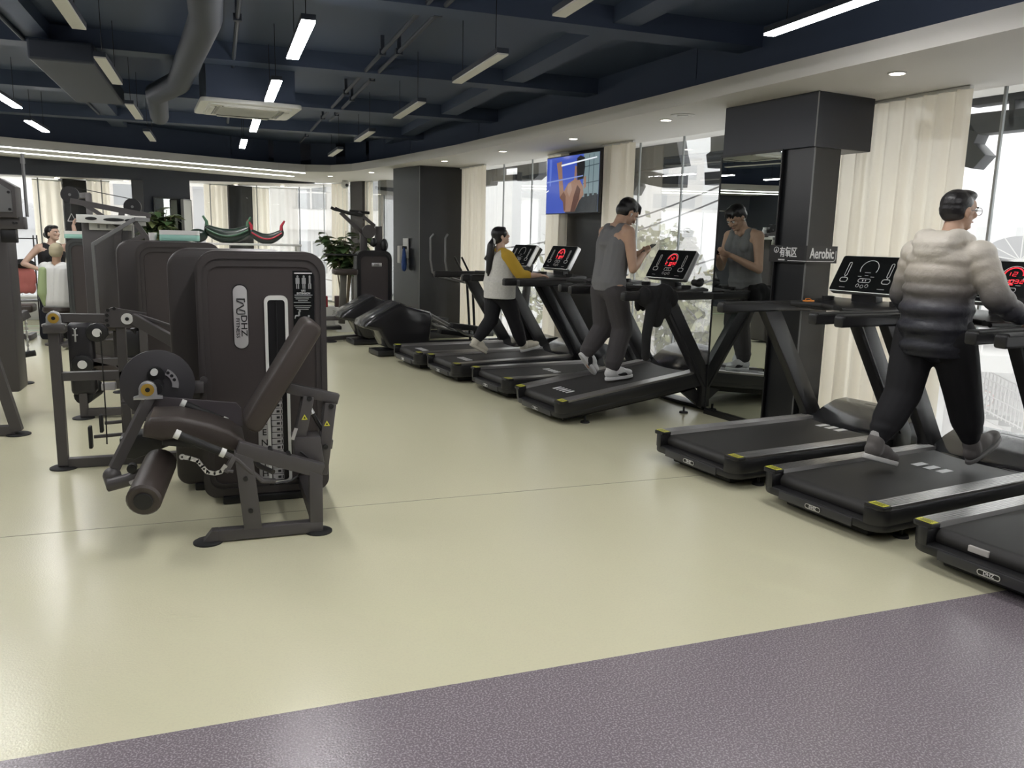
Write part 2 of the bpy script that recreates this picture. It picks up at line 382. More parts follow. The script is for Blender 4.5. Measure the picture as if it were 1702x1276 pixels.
# closing walls behind the camera and to the far left
for nm, c, d in (('wall_front', (0, -4.55, 1.65), (13.4, 0.2, 3.4)), ('wall_left', (-6.3, 6, 1.65), (0.2, 21.2, 3.4))):
    q = MB(); q.box(c, d); struct(q.build(nm, M_navywall if nm == 'wall_front' else M_navywall, smooth=0))

# ------------------------------------------------------------------ window wall: glass panes and mullions
def glazed(name, a, b_, z0, z1, n, parts=()):
    """a run of n tall panes from plan point a to b_"""
    a, b_ = Vector((a[0], a[1], 0)), Vector((b_[0], b_[1], 0)); d = (b_-a)/n
    root = bpy.data.objects.new(name, None); COL.objects.link(root); root.location = a; struct(root)
    for i in range(n):
        p, r = a+d*i, a+d*(i+1); q = MB(); q.bar((p.x, p.y, (z0+z1)/2), (r.x, r.y, (z0+z1)/2), 0.012, z1-z0, ext=-0.006); q.build('pane', M_glass, root, smooth=0)
    for i in range(n+1):
        p = a+d*i; q = MB(); q.box((p.x, p.y, (z0+z1)/2), (0.02, 0.02, z1-z0)); q.build('mullion', M_alu, root, smooth=0)
    for z in (z0, z1):
        q = MB(); q.bar((a.x, a.y, z), (b_.x, b_.y, z), 0.06, 0.05); q.build('window_frame', M_alu, root, smooth=0)
    return root
g = lambda u, v: (W(u, v).x, W(u, v).y)
glazed('window_1', g(5.95, -4.4), g(5.95, 4.9), 0.02, 2.9, 8)
glazed('window_2', g(5.95, 4.9), g(5.95, 8.9), 0.02, 2.9, 5)
glazed('window_3', g(5.95, 8.9), g(5.95, 12.6), 0.02, 2.9, 4)
glazed('window_4', g(5.95, 12.6), g(5.95, 15.45), 0.02, 2.9, 3)
glazed('window_5', (3.73, 16.4), (1.9, 20.6), 0.02, 2.8, 4)
glazed('window_6', (1.9, 20.6), (-6.2, 16.02), 0.02, 2.72, 8)
q = MB(); a = W(5.95, -4.5); 
for a, b_ in ((W(5.95, -4.5), W(5.95, 15.45)), (Vector((3.73, 16.4, 0)), Vector((1.9, 20.6, 0))), (Vector((1.9, 20.6, 0)), Vector((-6.2, 16.02, 0)))):
    q.bar((a.x, a.y, 3.15), (b_.x, b_.y, 3.15), 0.16, 0.62)
struct(q.build('trim_5', M_navy, smooth=0))

# ------------------------------------------------------------------ columns
def column(name, prism_pts, z0, z1, m): q = MB(); q.prism([(p.x, p.y) for p in prism_pts], z0, z1, bev=0.004, seg=1); return struct(q.build(name, m, smooth=0))
col_root = bpy.data.objects.new('column', None); COL.objects.link(col_root); col_root.location = W(5.2, 5.1); struct(col_root)
q = MB(); q.prism([tuple(W(u, v).xy) for u, v in ((5.05, 4.62), (5.335, 4.62), (5.335, 5.6), (5.05, 5.6))], 0, SOF, bev=0.004, seg=1); q.build('column_shaft', M_blackpanel, col_root, smooth=0)
q = MB(); q.prism([tuple(W(u, v).xy) for u, v in ((5.02, 4.60), (5.645, 4.60), (5.645, 5.62), (5.02, 5.62))], 2.31, SOF, bev=0.004, seg=1); q.build('column_head', mat('navy_panel', (0.014, 0.017, 0.026), 0.35), col_root, smooth=0)
q = MB(); p0, p1 = W(5.046, 4.617), W(5.046, 4.617); q.tube([(p0.x, p0.y, 0.05), (p0.x, p0.y, 2.31)], 0.007, 6); q.build('corner_bead', M_grey, col_root)
q = MB(); p0 = W(5.016, 4.597); q.tube([(p0.x, p0.y, 2.31), (p0.x, p0.y, SOF)], 0.006, 6); q.build('corner_bead', M_grey, col_root)
pil = column('column', [W(4.99, 12.86), W(5.75, 12.78), W(5.8, 13.75), W(4.86, 13.8)], 0, SOF, M_blackpanel)
q = MB(); p0 = W(4.985, 12.855); q.tube([(p0.x, p0.y, 0.05), (p0.x, p0.y, SOF)], 0.007, 6); q.build('corner_bead', M_grey, pil)
column('column', [W(5.86, 8.68), W(5.93, 8.68), W(5.93, 9.66), W(5.86, 9.66)], 0, SOF, M_blackpanel)
column('column', [Vector((2.80, 18.36, 0)), Vector((2.98, 17.92, 0)), Vector((3.14, 18.0, 0)), Vector((2.96, 18.44, 0))], 0, SOF, M_brownpanel)
column('column', [W(5.62, 16.93), W(5.7, 16.6), W(5.85, 16.6), W(5.8, 17.0)], 0, SOF, M_blackpanel)
column('column', [Vector((0.27, 19.80, 0)), Vector((0.79, 20.10, 0)), Vector((0.69, 20.26, 0)), Vector((0.17, 19.96, 0))], 0, 2.62, mat('charcoal_panel', (0.022, 0.020, 0.024), 0.5))
column('column', [Vector((-2.78, 17.95, 0)), Vector((-2.40, 18.17, 0)), Vector((-2.5, 18.33, 0)), Vector((-2.88, 18.11, 0))], 0, 2.5, mat('charcoal_panel', (0.022, 0.020, 0.024), 0.5))

# mirror on the column
mr = thing('wall_mirror', W(5.03, 5.28, 0), WA, 'tall mirror on the black column reflecting the man in the grey tank top', 'mirror')
q = MB(); q.box((-0.004, 0, 1.18), (0.008, 0.70, 2.24)); q.build('mirror_glass', M_mirror, mr, smooth=0, local=True)
q = MB()
q.ring([(-.36, .04), (.36, .04), (.36, 2.32), (-.36, 2.32)], [(-.348, .055), (.348, .055), (.348, 2.30), (-.348, 2.30)], -0.014, 0.006, 'x'); q.build('mirror_frame', M_black, mr, smooth=0, local=True)
q = MB(); q.box((-0.006, 0, 0.02), (0.03, 0.72, 0.04)); q.build('plinth', M_black, mr, smooth=0, local=True)

# sign wrapped round the column corner
sg = thing('zone_sign', W(5.03, 4.60, 1.49), WA, 'black corner sign reading Aerobic wrapped round the black column', 'sign')
q = MB(); q.box((-0.012, 0.185, 0), (0.024, 0.37, 0.135)); q.build('side_plate', M_black, sg, smooth=0, local=True)
q = MB(); q.box((0.147, -0.012, 0), (0.342, 0.024, 0.135)); q.build('front_plate', mat('charcoal_sign_plate', (0.02, 0.02, 0.021), 0.4), sg, smooth=0, local=True)
q = MB(); q.add_mesh(text_mesh('Aerobic', 0.115, 0.002), basis((0.145, -0.0255, 0.005), (0.8, 0, 0), (0, 0, 1)) @ Matrix.Diagonal((0.72, 1, 1, 1)))
q.build('lettering', M_print, sg, smooth=0, local=True)
q = MB(); q.add_mesh(text_mesh('\u6709\u6c27\u533a', 0.085, 0.002), basis((-0.0255, 0.165, 0.008), (0, -1, 0), (0, 0, 1)) @ Matrix.Diagonal((0.72, 1, 1, 1)))
q.ring([(0.292+0.026*math.cos(t*PI/10), 0.03+0.024*math.sin(t*PI/10)) for t in range(20)], [(0.292+0.022*math.cos(t*PI/10), 0.03+0.020*math.sin(t*PI/10)) for t in range(20)], -0.027, -0.024, 'x')
q.box((-0.0255, 0.292, 0.028), (0.002, 0.005, 0.02)); q.bar((-0.0255, 0.30, 0.016), (-0.0255, 0.292, 0.03), 0.004, 0.002, up=(1, 0, 0)); q.bar((-0.0255, 0.284, 0.016), (-0.0255, 0.292, 0.03), 0.004, 0.002, up=(1, 0, 0))
for k in range(6): q.box((-0.0255, 0.262-0.012*k, -0.048), (0.002, 0.008, 0.011))
q.bar((-0.0255, 0.165, -0.053), (-0.0255, -0.025, -0.053), 0.005, 0.002, up=(1, 0, 0))
q.build('lettering', M_print, sg, smooth=0, local=True)
q = MB(); q.tube([(-0.02, -0.0255, -0.053), (0.275, -0.0255, -0.053), (0.293, -0.0255, -0.048), (0.30, -0.0255, -0.033), (0.30, -0.0255, 0.03)], 0.0024, 6); q.build('underline', M_print, sg, local=True)
# ------------------------------------------------------------------ curtains
def curtain(label, a, b_, z0, z1, m=None, amp=0.045, folds=None, group='cream curtains at the windows'):
    a, b_ = Vector((a[0], a[1], 0)), Vector((b_[0], b_[1], 0)); d = b_-a; L = d.length; n = Vector((-d.y, d.x, 0)).normalized()
    f = folds or max(3, int(L/0.14)); nu = f*8; ph = random.random()*6
    root = thing('curtain', (a+b_)/2, 0, label, 'curtain')
    def fn(s, t):
        w = amp*(math.sin(2*PI*f*s+ph) + 0.35*math.sin(2*PI*f*1.7*s+ph*2))*(0.55+0.45*(1-t))
        p = a + d*s + n*w; return Vector((p.x, p.y, z0+(z1-z0)*t))
    q = MB(); q.grid(fn, nu, 6); q.build('curtain_cloth', m or M_curtain, root, smooth=180)
    q = MB(); q.bar((a.x, a.y, z1+0.006), (b_.x, b_.y, z1+0.006), 0.04, 0.02); q.build('curtain_track', M_offwhite, root, smooth=0)
    return root
curtain('long cream curtain between the black column and the window with the walking man', g(5.78, 5.15), g(5.71, 3.84), 0.04, 2.70, folds=9)
curtain('cream curtain just right of the television column', g(5.72, 8.58), g(5.72, 7.92), 0.04, 2.70)
curtain('cream curtain just left of the television column', g(5.76, 9.95), g(5.76, 9.40), 0.04, 2.70)
curtain('cream curtain on the window side of the wide black pillar', g(5.70, 12.80), g(5.70, 11.85), 0.04, 2.70)
curtain('pale curtain beside the narrow brown column under the security camera', (3.17, 17.70), (3.0, 18.12), 0.04, 2.70)
curtain('orange-lit cream curtain left of the narrow brown column', (2.78, 18.58), (2.50, 19.15), 0.04, 2.70)
curtain('cream curtain left of the charcoal column behind the power bags', (-0.25, 19.55), (0.24, 19.84), 0.04, 2.6)
curtain('cream curtain right of the charcoal column behind the power bags', (0.78, 20.12), (1.18, 20.36), 0.04, 2.6)
curtain('cream curtain behind the woman with the raised arm', (-3.25, 17.70), (-2.80, 17.98), 0.04, 2.45)
curtain('cream curtain right of the charcoal column behind the pulldown machine', (-2.40, 18.22), (-2.02, 18.45), 0.04, 2.5)
curtain('sheer white curtain over the back window beside the plant', (1.20, 20.38), (1.85, 20.40), 0.04, 2.62, M_sheer, 0.02)

# ------------------------------------------------------------------ linear ceiling lamps in rows
def lamp(label, x, y, L, lit, z=2.80, w=0.085, grp=None):
    r = thing('linear_ceiling_lamp', (x, y, z), 0, label, 'lamp', grp)
    q = MB(); q.box((0, 0, 0.022), (w, L, 0.034)); q.build('lamp_housing', M_duct, r, smooth=0, local=True)
    q = MB(); q.box((0, 0, 0.0), (w*0.94, L*0.995, 0.012)); q.build('diffuser', M_lamp_on if lit else M_lamp_off, r, smooth=0, local=True)
    for s in (-1, 1):
        q = MB(); q.tube([(0, s*L*0.36, 0.035), (0, s*L*0.36, CEIL-z)], 0.003, 5); q.build('suspension_wire', M_black, r, local=True)
    return r
LG = 'lit linear lamps over the aisle'
names = ['nearest', 'second', 'third', 'fourth and farthest']
for i, (x, y) in enumerate(((0.556, 5.76), (0.51, 7.82), (0.46, 10.33), (0.39, 12.5))):
    lamp(f'lit white linear ceiling lamp, {names[i]} in the bright row over the aisle', x, y, 1.12, True, grp=LG)
for i, (x, y) in enumerate(((1.86, 3.9), (1.885, 6.08), (1.85, 8.30), (1.81, 10.7), (1.75, 13.0))):
    lamp(f'unlit grey linear ceiling lamp, {["nearest", "second", "third", "fourth", "farthest"][i]} in the row toward the white soffit', x, y, 1.15, False, grp='unlit linear lamps by the soffit')
for i, (x, y) in enumerate(((-0.775, 5.45), (-0.77, 7.50), (-0.79, 9.85), (-0.81, 12.25))):
    lamp(f'unlit grey linear ceiling lamp, {names[i]} in the row over the weight machines', x, y, 1.15, False, grp='unlit linear lamps over the machines')
for i, (x, y) in enumerate(((-1.94, 9.6), (-2.07, 11.87))):
    lamp(f'lit linear ceiling lamp at the far left, {["nearer", "farther"][i]} of the pair above the back soffit', x, y, 1.1, True, grp='lit linear lamps at the far left')
lamp('long lit linear ceiling lamp nearest the white soffit above the treadmills', 3.17, 3.75, 1.15, True, w=0.075)
seen_rows = {}  # extra unseen lamps, added to brighten the room
for x, y in ((-1.94, 7.3), (-3.3, 8.0), (-3.3, 11), (0.56, 3.55), (0.56, 1.3), (-1.94, 4.9), (3.17, 1.2), (-3.3, 2), (-0.77, 1.2), (0.56, -1.2), (-4.9, 8)):
    row = {-4.9: 'leftmost', -3.3: 'second from the left', -1.94: 'third from the left', -0.77: 'fourth from the left', 0.56: 'middle', 1.86: 'second from the right', 3.17: 'rightmost'}[x]
    seen_rows[x] = seen_rows.get(x, -1)+1
    lamp(f'{["first", "second", "third", "fourth"][seen_rows[x]]} added lamp out of view in the {row} row of the ceiling', x, y, 1.15, True, grp='added lamps outside the view')

# ------------------------------------------------------------------ downlights, vent, air conditioner, security camera, television
def downlight(x, y, z, label):
    r = thing('downlight', (x, y, z), 0, label, 'downlight', 'recessed downlights')
    q = MB(); q.lathe([(0.062, 0.0), (0.062, -0.006), (0.05, -0.008), (0.045, 0.0)], 20); q.build('trim_ring', M_offwhite, r, local=True)
    q = MB(); q.lathe([(0.044, 0.0), (0.044, -0.007), (0.0, -0.011)], 18); q.build('lamp_lens', M_down, r, local=True)
DL = [((4.94, 3.87), 'above the walking man in the puffer jacket'), ((5.035, 6.47), 'above the man in the tank top by the round vent'), ((5.095, 8.25), 'just before the television'), ((5.07, 10.0), 'just beyond the television'), ((4.99, 11.82), 'next to the wide black pillar'), ((4.80, 14.84), 'beyond the wide black pillar'), ((4.45, 16.4), 'farthest along the treadmill soffit')]
for (u, v), s in DL:
    p = W(u, v); downlight(p.x, p.y, SOF, 'warm downlight in the soffit '+s)
for u, v, s in ((4.94, 1.3, 'beside'), (4.94, -1.2, 'behind')): p = W(u, v); downlight(p.x, p.y, SOF, f'warm recessed downlight in the soffit out of view {s} the camera')
for (x, y, z), s in (((-2.75, 17.2, 2.475), 'above the curtains behind the woman'), ((-1.65, 17.8, 2.51), 'above the window behind the pulldown machine'), ((0.42, 19.25, 2.60), 'above the charcoal column at the back'), ((1.45, 19.85, 2.64), 'above the sheer back window')):
    downlight(x, y, z, 'small downlight '+s)
p = W(4.97, 6.143)
r = thing('ceiling_vent', (p.x, p.y, SOF), 0, 'white round ceiling vent beside a downlight in the soffit', 'vent')
q = MB(); q.lathe([(0.11, 0), (0.11, -0.006), (0.085, -0.012), (0.07, -0.004), (0, -0.004)], 24); q.build('outer_ring', M_offwhite, r, local=True)
q = MB(); q.lathe([(0.05, -0.004), (0.05, -0.014), (0, -0.014)], 20); q.build('inner_disc', M_offwhite, r, local=True)

ac = thing('air_conditioner', (0.33, 9.1, 2.80), math.radians(5), 'white square cassette air conditioner on the dark ceiling', 'air conditioner')
q = MB(); q.prism(rrect(-.48, .48, -.48, .48, .06), -0.012, 0.03, 'z', bev=0.008); q.build('panel', M_offwhite, ac, local=True)
q = MB(); q.ring(rrect(-.40, .40, -.40, .40, .05), rrect(-.31, .31, -.31, .31, .04), -0.025, -0.010, 'z'); q.build('vane_ring', M_offwhite, ac, local=True, smooth=0)
for k in range(4):
    M = rotz_m(k*PI/2); q = MB(); q.box((0, -0.36, -0.030), (0.52, 0.055, 0.01), 0.003, M); q.build('air_vane', M_offwhite, ac, local=True)
    q = MB(); q.box((0, -0.325, -0.026), (0.54, 0.02, 0.006), 0, M); q.build('air_slot', M_black, ac, local=True, smooth=0)
q = MB(); q.box((0, 0, -0.016), (0.60, 0.60, 0.006)); q.build('intake_panel', mat('grey_intake', (0.36, 0.36, 0.35), 0.6), ac, local=True, smooth=0)
for k in range(14):
    q = MB(); q.box((0, -0.27+k*0.0415, -0.022), (0.56, 0.012, 0.008)); q.build('intake_slat', M_offwhite, ac, local=True, smooth=0)
q = MB(); q.box((0, 0, 0.2), (0.84, 0.84, 0.36)); q.build('unit_body', M_navy, ac, local=True, smooth=0)

tv = thing('television', W(5.58, 9.04, 2.265), WA, 'wall television on the black column showing a blue fitness picture', 'television')
TW, TH = 1.28, 0.74
q = MB(); q.box((0.02, 0, 0), (0.04, TW, TH), 0.006); q.build('housing', M_black, tv, local=True)
q = MB(); q.box((0.12, 0, 0), (0.18, 0.4, 0.3)); q.build('wall_bracket', M_black, tv, local=True, smooth=0)
def tvm(n, c, e): return mat('tv_'+n, (0.02, 0.02, 0.02), 0.15, emit=e, emit_col=c)
def scr(nm, pts, m, d=0.0):   # pts: y (viewer left is +y) and z on the screen
    q = MB(); q.prism(pts, -0.002-d, 0.0-d+0.0005, 'x'); return q.build(nm, m, tv, local=True, smooth=0)
hw, hh = TW/2-0.012, TH/2-0.012
scr('screen', [(-hw, -hh), (hw, -hh), (hw, hh), (-hw, hh)], tvm('blue', (0.05, 0.10, 0.52), 0.85))
def S(x, y): return (hw-2*hw*x, hh-2*hh*y)     # x,y 0..1 from the top left of the picture
scr('picture_patch', [S(.72, 0), S(1, 0), S(1, 1), S(.72, 1)], tvm('gym', (0.30, 0.42, 0.45), 0.55), 0.001)
scr('picture_patch', [S(.40, .78), S(1, .70), S(1, 1), S(.40, 1)], tvm('dark', (0.03, 0.04, 0.05), 0.5), 0.002)
scr('picture_patch', [S(.20, .10), S(.30, .08), S(.33, .45), S(.36, .62), S(.44, .48), S(.56, .42), S(.66, .44), S(.72, .55), S(.74, .70), S(.66, .80), S(.58, .98), S(.38, .98), S(.36, .78), S(.28, .70), S(.25, .40)], tvm('skin', (0.50, 0.28, 0.19), 0.55), 0.003)
scr('picture_patch', [S(.50, .98), S(.56, .70), S(.62, .52), S(.68, .60), S(.66, .76), S(.58, .98)], tvm('shade', (0.17, 0.07, 0.05), 0.5), 0.004)
scr('picture_patch', [S(.60, .06), S(.66, .02), S(.74, .06), S(.75, .22), S(.73, .42), S(.62, .44), S(.60, .25)], tvm('hair', (0.015, 0.015, 0.02), 0.5), 0.005)
scr('picture_patch', [S(.28, .72), S(.36, .62), S(.40, .70), S(.40, .96), S(.37, .96), S(.35, .80)], tvm('shade2', (0.30, 0.14, 0.09), 0.5), 0.004)
scr('picture_patch', [S(.44, .50), S(.50, .47), S(.52, .60), S(.47, .72), S(.43, .62)], tvm('light', (0.62, 0.40, 0.30), 0.55), 0.004)
scr('picture_patch', [S(.565, .18), S(.60, .20), S(.60, .44), S(.57, .50), S(.555, .45)], tvm('skin', (0.50, 0.28, 0.19), 0.55), 0.004)
scr('picture_patch', [S(.735, .40), S(.77, .38), S(.78, .56), S(.745, .60)], tvm('skin', (0.50, 0.28, 0.19), 0.55), 0.004)
for yy in (.22, .5): scr('picture_patch', [S(.72, yy), S(1, yy-.03), S(1, yy-.015), S(.72, yy+.015)], tvm('bar', (0.10, 0.15, 0.18), 0.5), 0.002)
for xx in (.82, .90): scr('picture_patch', [S(xx, .02), S(xx+.008, .02), S(xx+.008, .70), S(xx, .70)], tvm('bar', (0.10, 0.15, 0.18), 0.5), 0.002)
scr('picture_patch', [S(0, .42), S(.72, .36), S(.72, .38), S(0, .445)], tvm('glint', (0.25, 0.35, 0.75), 0.8), 0.006)
scr('picture_patch', [S(.05, .02), S(.10, .02), S(.09, .5), S(.06, .5)], tvm('glint2', (0.12, 0.20, 0.70), 0.8), 0.002)
scr('picture_patch', [S(0, .60), S(.05, .57), S(.05, .59), S(0, .62)], tvm('lamp', (0.9, 0.95, 1.0), 0.9), 0.006)
for x in (.78, .87, .95): scr('picture_patch', [S(x-.025, .68), S(x+.025, .68), S(x+.02, .94), S(x-.02, .94)], tvm('dark', (0.03, 0.04, 0.05), 0.5), 0.003)
scr('picture_patch', [S(.30, .14), S(.96, .075), S(.96, .095), S(.30, .17)], tvm('lamp', (0.9, 0.95, 1.0), 0.9), 0.006)

p = W(4.86, 16.3)
r = thing('security_camera', (2.62, 18.0, 2.66), math.radians(200), 'white round security camera on the narrow brown column', 'camera')
q = MB(); q.cyl((0, 0, 0.06), (0, 0, 0.02), 0.06, 0.055, 18); q.build('mount', M_offwhite, r, local=True)
q = MB(); q.ell((0, 0, -0.03), (0.085, 0.085, 0.08)); q.build('dome', M_offwhite, r, local=True)
q = MB(); q.cyl((0, 0.06, -0.04), (0, 0.092, -0.045), 0.034, 0.03, 16); q.build('lens', M_black, r, local=True)

# note board and blue cloth on the wide pillar
r = thing('wall_caddy', W(4.93, 13.33, 1.30), WA, 'white wall holder with paper strips on the wide black pillar', 'holder')
q = MB(); q.box((-0.012, 0, 0.06), (0.02, 0.24, 0.34), 0.004); q.build('back_plate', M_offwhite, r, local=True)
q = MB(); q.box((-0.05, 0.16, -0.05), (0.08, 0.12, 0.30), 0.01); q.build('paper_pocket', M_white, r, local=True)
for k in range(3): q = MB(); q.box((-0.03, 0.07-0.07*k, 0.07), (0.04, 0.016, 0.05)); q.build('hook', M_black, r, local=True, smooth=0)
q = MB(); q.lathe([(0.02, 0.0), (0.045, -0.06), (0.075, -0.28), (0.065, -0.36), (0.03, -0.40)], 12); o = q.build('hanging_cloth', mat('blue_cloth', (0.02, 0.06, 0.22), 0.8)); o.location = W(4.86, 13.26, 1.37); o.scale = (0.6, 1.1, 1)
tag(o, 'blue cloth hanging from the white holder on the pillar', 'cloth')
# ------------------------------------------------------------------ treadmills
def treadmill_proto():
    r = thing('treadmill', (0, 0, 0))
    B = lambda q, n, m, s=35, par=None: q.build(n, m, par or r, s, True)
    # base: rounded rear corners, sides rising beside the belt
    def plan(y0, y1, x0, x1, rc, left=True, right=True):
        P = []
        for k in range(7):
            a = PI + (PI/2)*k/6
            P.append((x0+rc+rc*math.cos(a), y0+rc+rc*math.sin(a)) if right else (x0, y0))
        P += [(x1, y0), (x1, y1)]
        for k in range(7):
            a = PI/2 + (PI/2)*k/6
            P.append((x0+rc+rc*math.cos(a), y1-rc+rc*math.sin(a)) if left else (x0, y1))
        out = []
        for p in P:
            if not out or (abs(p[0]-out[-1][0])+abs(p[1]-out[-1][1])) > 1e-5: out.append(p)
        return out
    q = MB(); q.prism(plan(-.43, .43, -0.02, 1.52, .10), 0.072, 0.125, bev=0.012)
    q.prism(plan(-.43, -.325, -0.02, 1.52, .09, left=False), 0.11, 0.205, bev=0.006)
    q.prism([(x, -y) for x, y in plan(-.43, -.325, -0.02, 1.52, .09, left=False)][::-1], 0.11, 0.205, bev=0.006)
    base = B(q, 'base_frame', M_black)
    q = MB(); q.box((.95, 0, .045), (1.75, .58, .07), .01); B(q, 'shade_block', M_blacksoft)  # black block added to deepen the shade beneath the deck
    q = MB(); q.box((-0.022, 0, 0.092), (0.01, 0.52, 0.05), 0.004); B(q, 'rear_trim_panel', mat('charcoal_trim', (0.035, 0.035, 0.037), 0.4))
    q = MB(); q.prism(rrect(-.055, .055, -.014, .014, .0135), -0.004, 0.004, 'x', M=Matrix.Translation((-0.028, 0, 0.092))); bd = B(q, 'badge', mat('badge_dark', (0.03, 0.03, 0.03), 0.3, metal=0.5))
    q = MB(); q.add_mesh(text_mesh('DHZ', 0.024, 0.0008), basis((-0.0328, 0, 0.092), (0, -1, 0), (0, 0, 1))); B(q, 'lettering', M_print, 0, bd)
    q = MB(); q.ring(rrect(-.055, .055, -.014, .014, .0135), rrect(-.051, .051, -.010, .010, .0095), -0.0006, 0.001, 'x', M=Matrix.Translation((-0.0325, 0, 0.092))); B(q, 'badge_rim', M_silver, 0, bd)
    # belt with rounded rear end
    prof = [(1.52, .10), (1.52, .197)]
    for k in range(9):
        a = PI/2 + PI*k/8; prof.append((0.085+0.045*math.cos(a), 0.152+0.045*math.sin(a)))
    q = MB(); q.prism(prof, -.318, .318, 'y'); B(q, 'running_belt', M_belt, 40)
    for s in (-1, 1):
        # ribbed side rail: the profile has raised ribs
        P = [(.318, .196)]
        for k in range(6):
            y = .322 + k*.0175; P += [(y, .222), (y+.0115, .222), (y+.0135, .2185), (y+.0155, .2185)]
        P += [(.428, .2185), (.428, .196)]
        q = MB(); q.prism([(s*a, b) for a, b in P], 0.065, 1.50, 'x'); B(q, 'side_rail', M_rail, 20)
        q = MB(); q.prism(plan(.318*1, .428, -0.012, 0.064, .035, left=True, right=False) if s > 0 else [(x, -y) for x, y in plan(.318, .428, -0.012, 0.064, .035, left=True, right=False)][::-1], 0.198, 0.2205, bev=0.004); B(q, 'rail_end_cap', M_black)
        q = MB(); q.box((0.035, s*.372, 0.2215), (0.05, 0.092, 0.002)); st = B(q, 'warning_sticker', M_yellow, 0); st['label'] = 'yellow warning sticker on rail end'
        q = MB()
        for k in range(5): q.box((0.018+0.008*k, s*.372, 0.2228), (0.003, 0.07-0.01*(k % 2), 0.0006))
        B(q, 'sticker_print', M_black, 0, st)
        # slanted upright
        q = MB(); q.prism([(1.475, .06), (1.645, .06), (1.64, .25), (1.115, 1.06), (0.945, 1.06), (1.475, .25)], s*.375, s*.452, 'y', bev=0.006); B(q, 'upright', M_black)
        q = MB(); q.prism([(1.50, .25), (1.515, .25), (0.99, 1.06), (0.975, 1.06)], s*.4525, s*.455, 'y'); B(q, 'upright_groove', M_hood, 0)
        # handrail
        q = MB(); q.prism(rrect(-.036, .036, -.036, .036, .016), 0.545, 1.62, 'x', bev=0.010, M=Matrix.Translation((0, s*.43, 1.092))); B(q, 'handrail', M_black)
        q = MB(); q.prism(rrect(-.038, .038, -.010, .012, .010), 0.56, 1.40, 'x', M=Matrix.Translation((0, s*.43, 1.122))); B(q, 'hand_grip', M_blacksoft)
        for x in (0.26, 1.35):
            q = MB(); q.cyl((x, s*.36, 0.0), (x, s*.36, 0.014), 0.042, 0.038, 16); q.cyl((x, s*.36, 0.012), (x, s*.36, 0.06), 0.010, n=8); B(q, 'levelling_foot', M_blacksoft)
    # motor hood: arched front edge, domed top
    def hood(s, t):
        y = -.375 + .75*s; k = 1-(y/.375)**2; x0 = 1.50 - .075*k
        pr = [(0, .196), (.02, .212), (.16, .285), (.30, .335), (.42, .345), (.50, .32), (.545, .25), (.55, .06)]
        f = t*(len(pr)-1); i = min(int(f), len(pr)-2); f -= i
        a = pr[i][0]+(pr[i+1][0]-pr[i][0])*f; z = pr[i][1]+(pr[i+1][1]-pr[i][1])*f
        x = x0 + a*((2.04-x0)/.55); return Vector((x, y, z - 0.012*(1-k)*(1 if z > .2 else 0)))
    q = MB(); q.grid(hood, 14, 28)
    for s in (-1, 1): q.prism([(1.50, .06), (1.50, .196), (1.66, .270), (1.80, .322), (1.92, .333), (2.0, .305), (2.035, .24), (2.04, .06)], s*.355, s*.378, 'y')
    B(q, 'motor_hood', M_hood, 50)
    q = MB(); q.prism(rrect(-.10, .10, -.022, .022, .02), -0.002, 0.003, 'z', M=Matrix.Translation((1.80, 0, .334)) @ Matrix.Rotation(-0.26, 4, 'Y') @ Matrix.Rotation(PI/2, 4, 'Z')); B(q, 'hood_badge', M_hood, 0)
    # cross tray with cup holders, sensor bar
    q = MB(); q.prism([(1.38, 1.085), (1.38, 1.115), (1.46, 1.14), (1.64, 1.165), (1.70, 1.15), (1.70, 1.075), (1.48, 1.065)], -.40, .40, 'y', bev=0.008); B(q, 'cross_tray', M_black)
    for s in (-1, 1):
        q = MB(); q.lathe([(0.043, -0.02), (0.046, 0.028), (0.038, 0.028), (0.036, 0.0), (0, 0.0)], 18, c=(1.52, s*.30, 1.15)); B(q, 'cup_holder', M_black)
    q = MB(); q.tube([(1.02, .20, 1.135), (1.12, .0, 1.137), (1.02, -.20, 1.135)], .017, 10)
    q.tube([(1.08, .20, 1.12), (1.42, .20, 1.11)], .014, 8); q.tube([(1.08, -.20, 1.12), (1.42, -.20, 1.11)], .014, 8); B(q, 'sensor_bar', M_blacksoft)
    # console on its neck
    q = MB(); q.prism([(1.55, 1.13), (1.63, 1.13), (1.61, 1.25), (1.54, 1.25)], -.11, .11, 'y', bev=0.006); B(q, 'console_neck', M_black)
    CM = basis((1.565, 0, 1.358), (0, -1, 0), Vector((0.145, 0, 0.262)).normalized())   # local x to the user's right, y up the face, z toward the user
    q = MB(); q.prism(rrect(-.285, .285, -.152, .152, .02), -0.055, 0.0, 'z', bev=0.006, M=CM); con = B(q, 'console', M_silver)
    con['label'] = 'grey console housing'
    q = MB(); q.prism(rrect(-.279, .279, -.146, .146, .016), 0.0, 0.003, 'z', M=CM); B(q, 'console_screen', M_screen, 0, con)
    def line(pts, r=0.0024): q.tube([CM @ Vector((a, b_, 0.0032)) for a, b_ in pts], r, 5)
    def loop(cx, cy, w, h, rr, r=0.0024): P = rrect(cx-w/2, cx+w/2, cy-h/2, cy+h/2, rr, 4); line(P+[P[0]], r)
    q = MB()
    line([(0.075*math.cos(a), 0.045+0.068*math.sin(a)) for a in [math.radians(-25+230*k/20) for k in range(21)]], 0.0028)
    for s in (-1, 1):
        loop(s*.185, .035, .022, .115, .0108); loop(s*.185, -.055, .066, .036, .0165, .0030); line([(s*.185, -.024), (s*.185, -.036)])
    loop(0, -.055, .105, .03, .0145)
    for x in (-.04, 0, .04): P = [(x+0.013*math.cos(2*PI*k/12), -.098+0.013*math.sin(2*PI*k/12)-(.006 if x == 0 else 0)) for k in range(13)]; line(P, .0018)
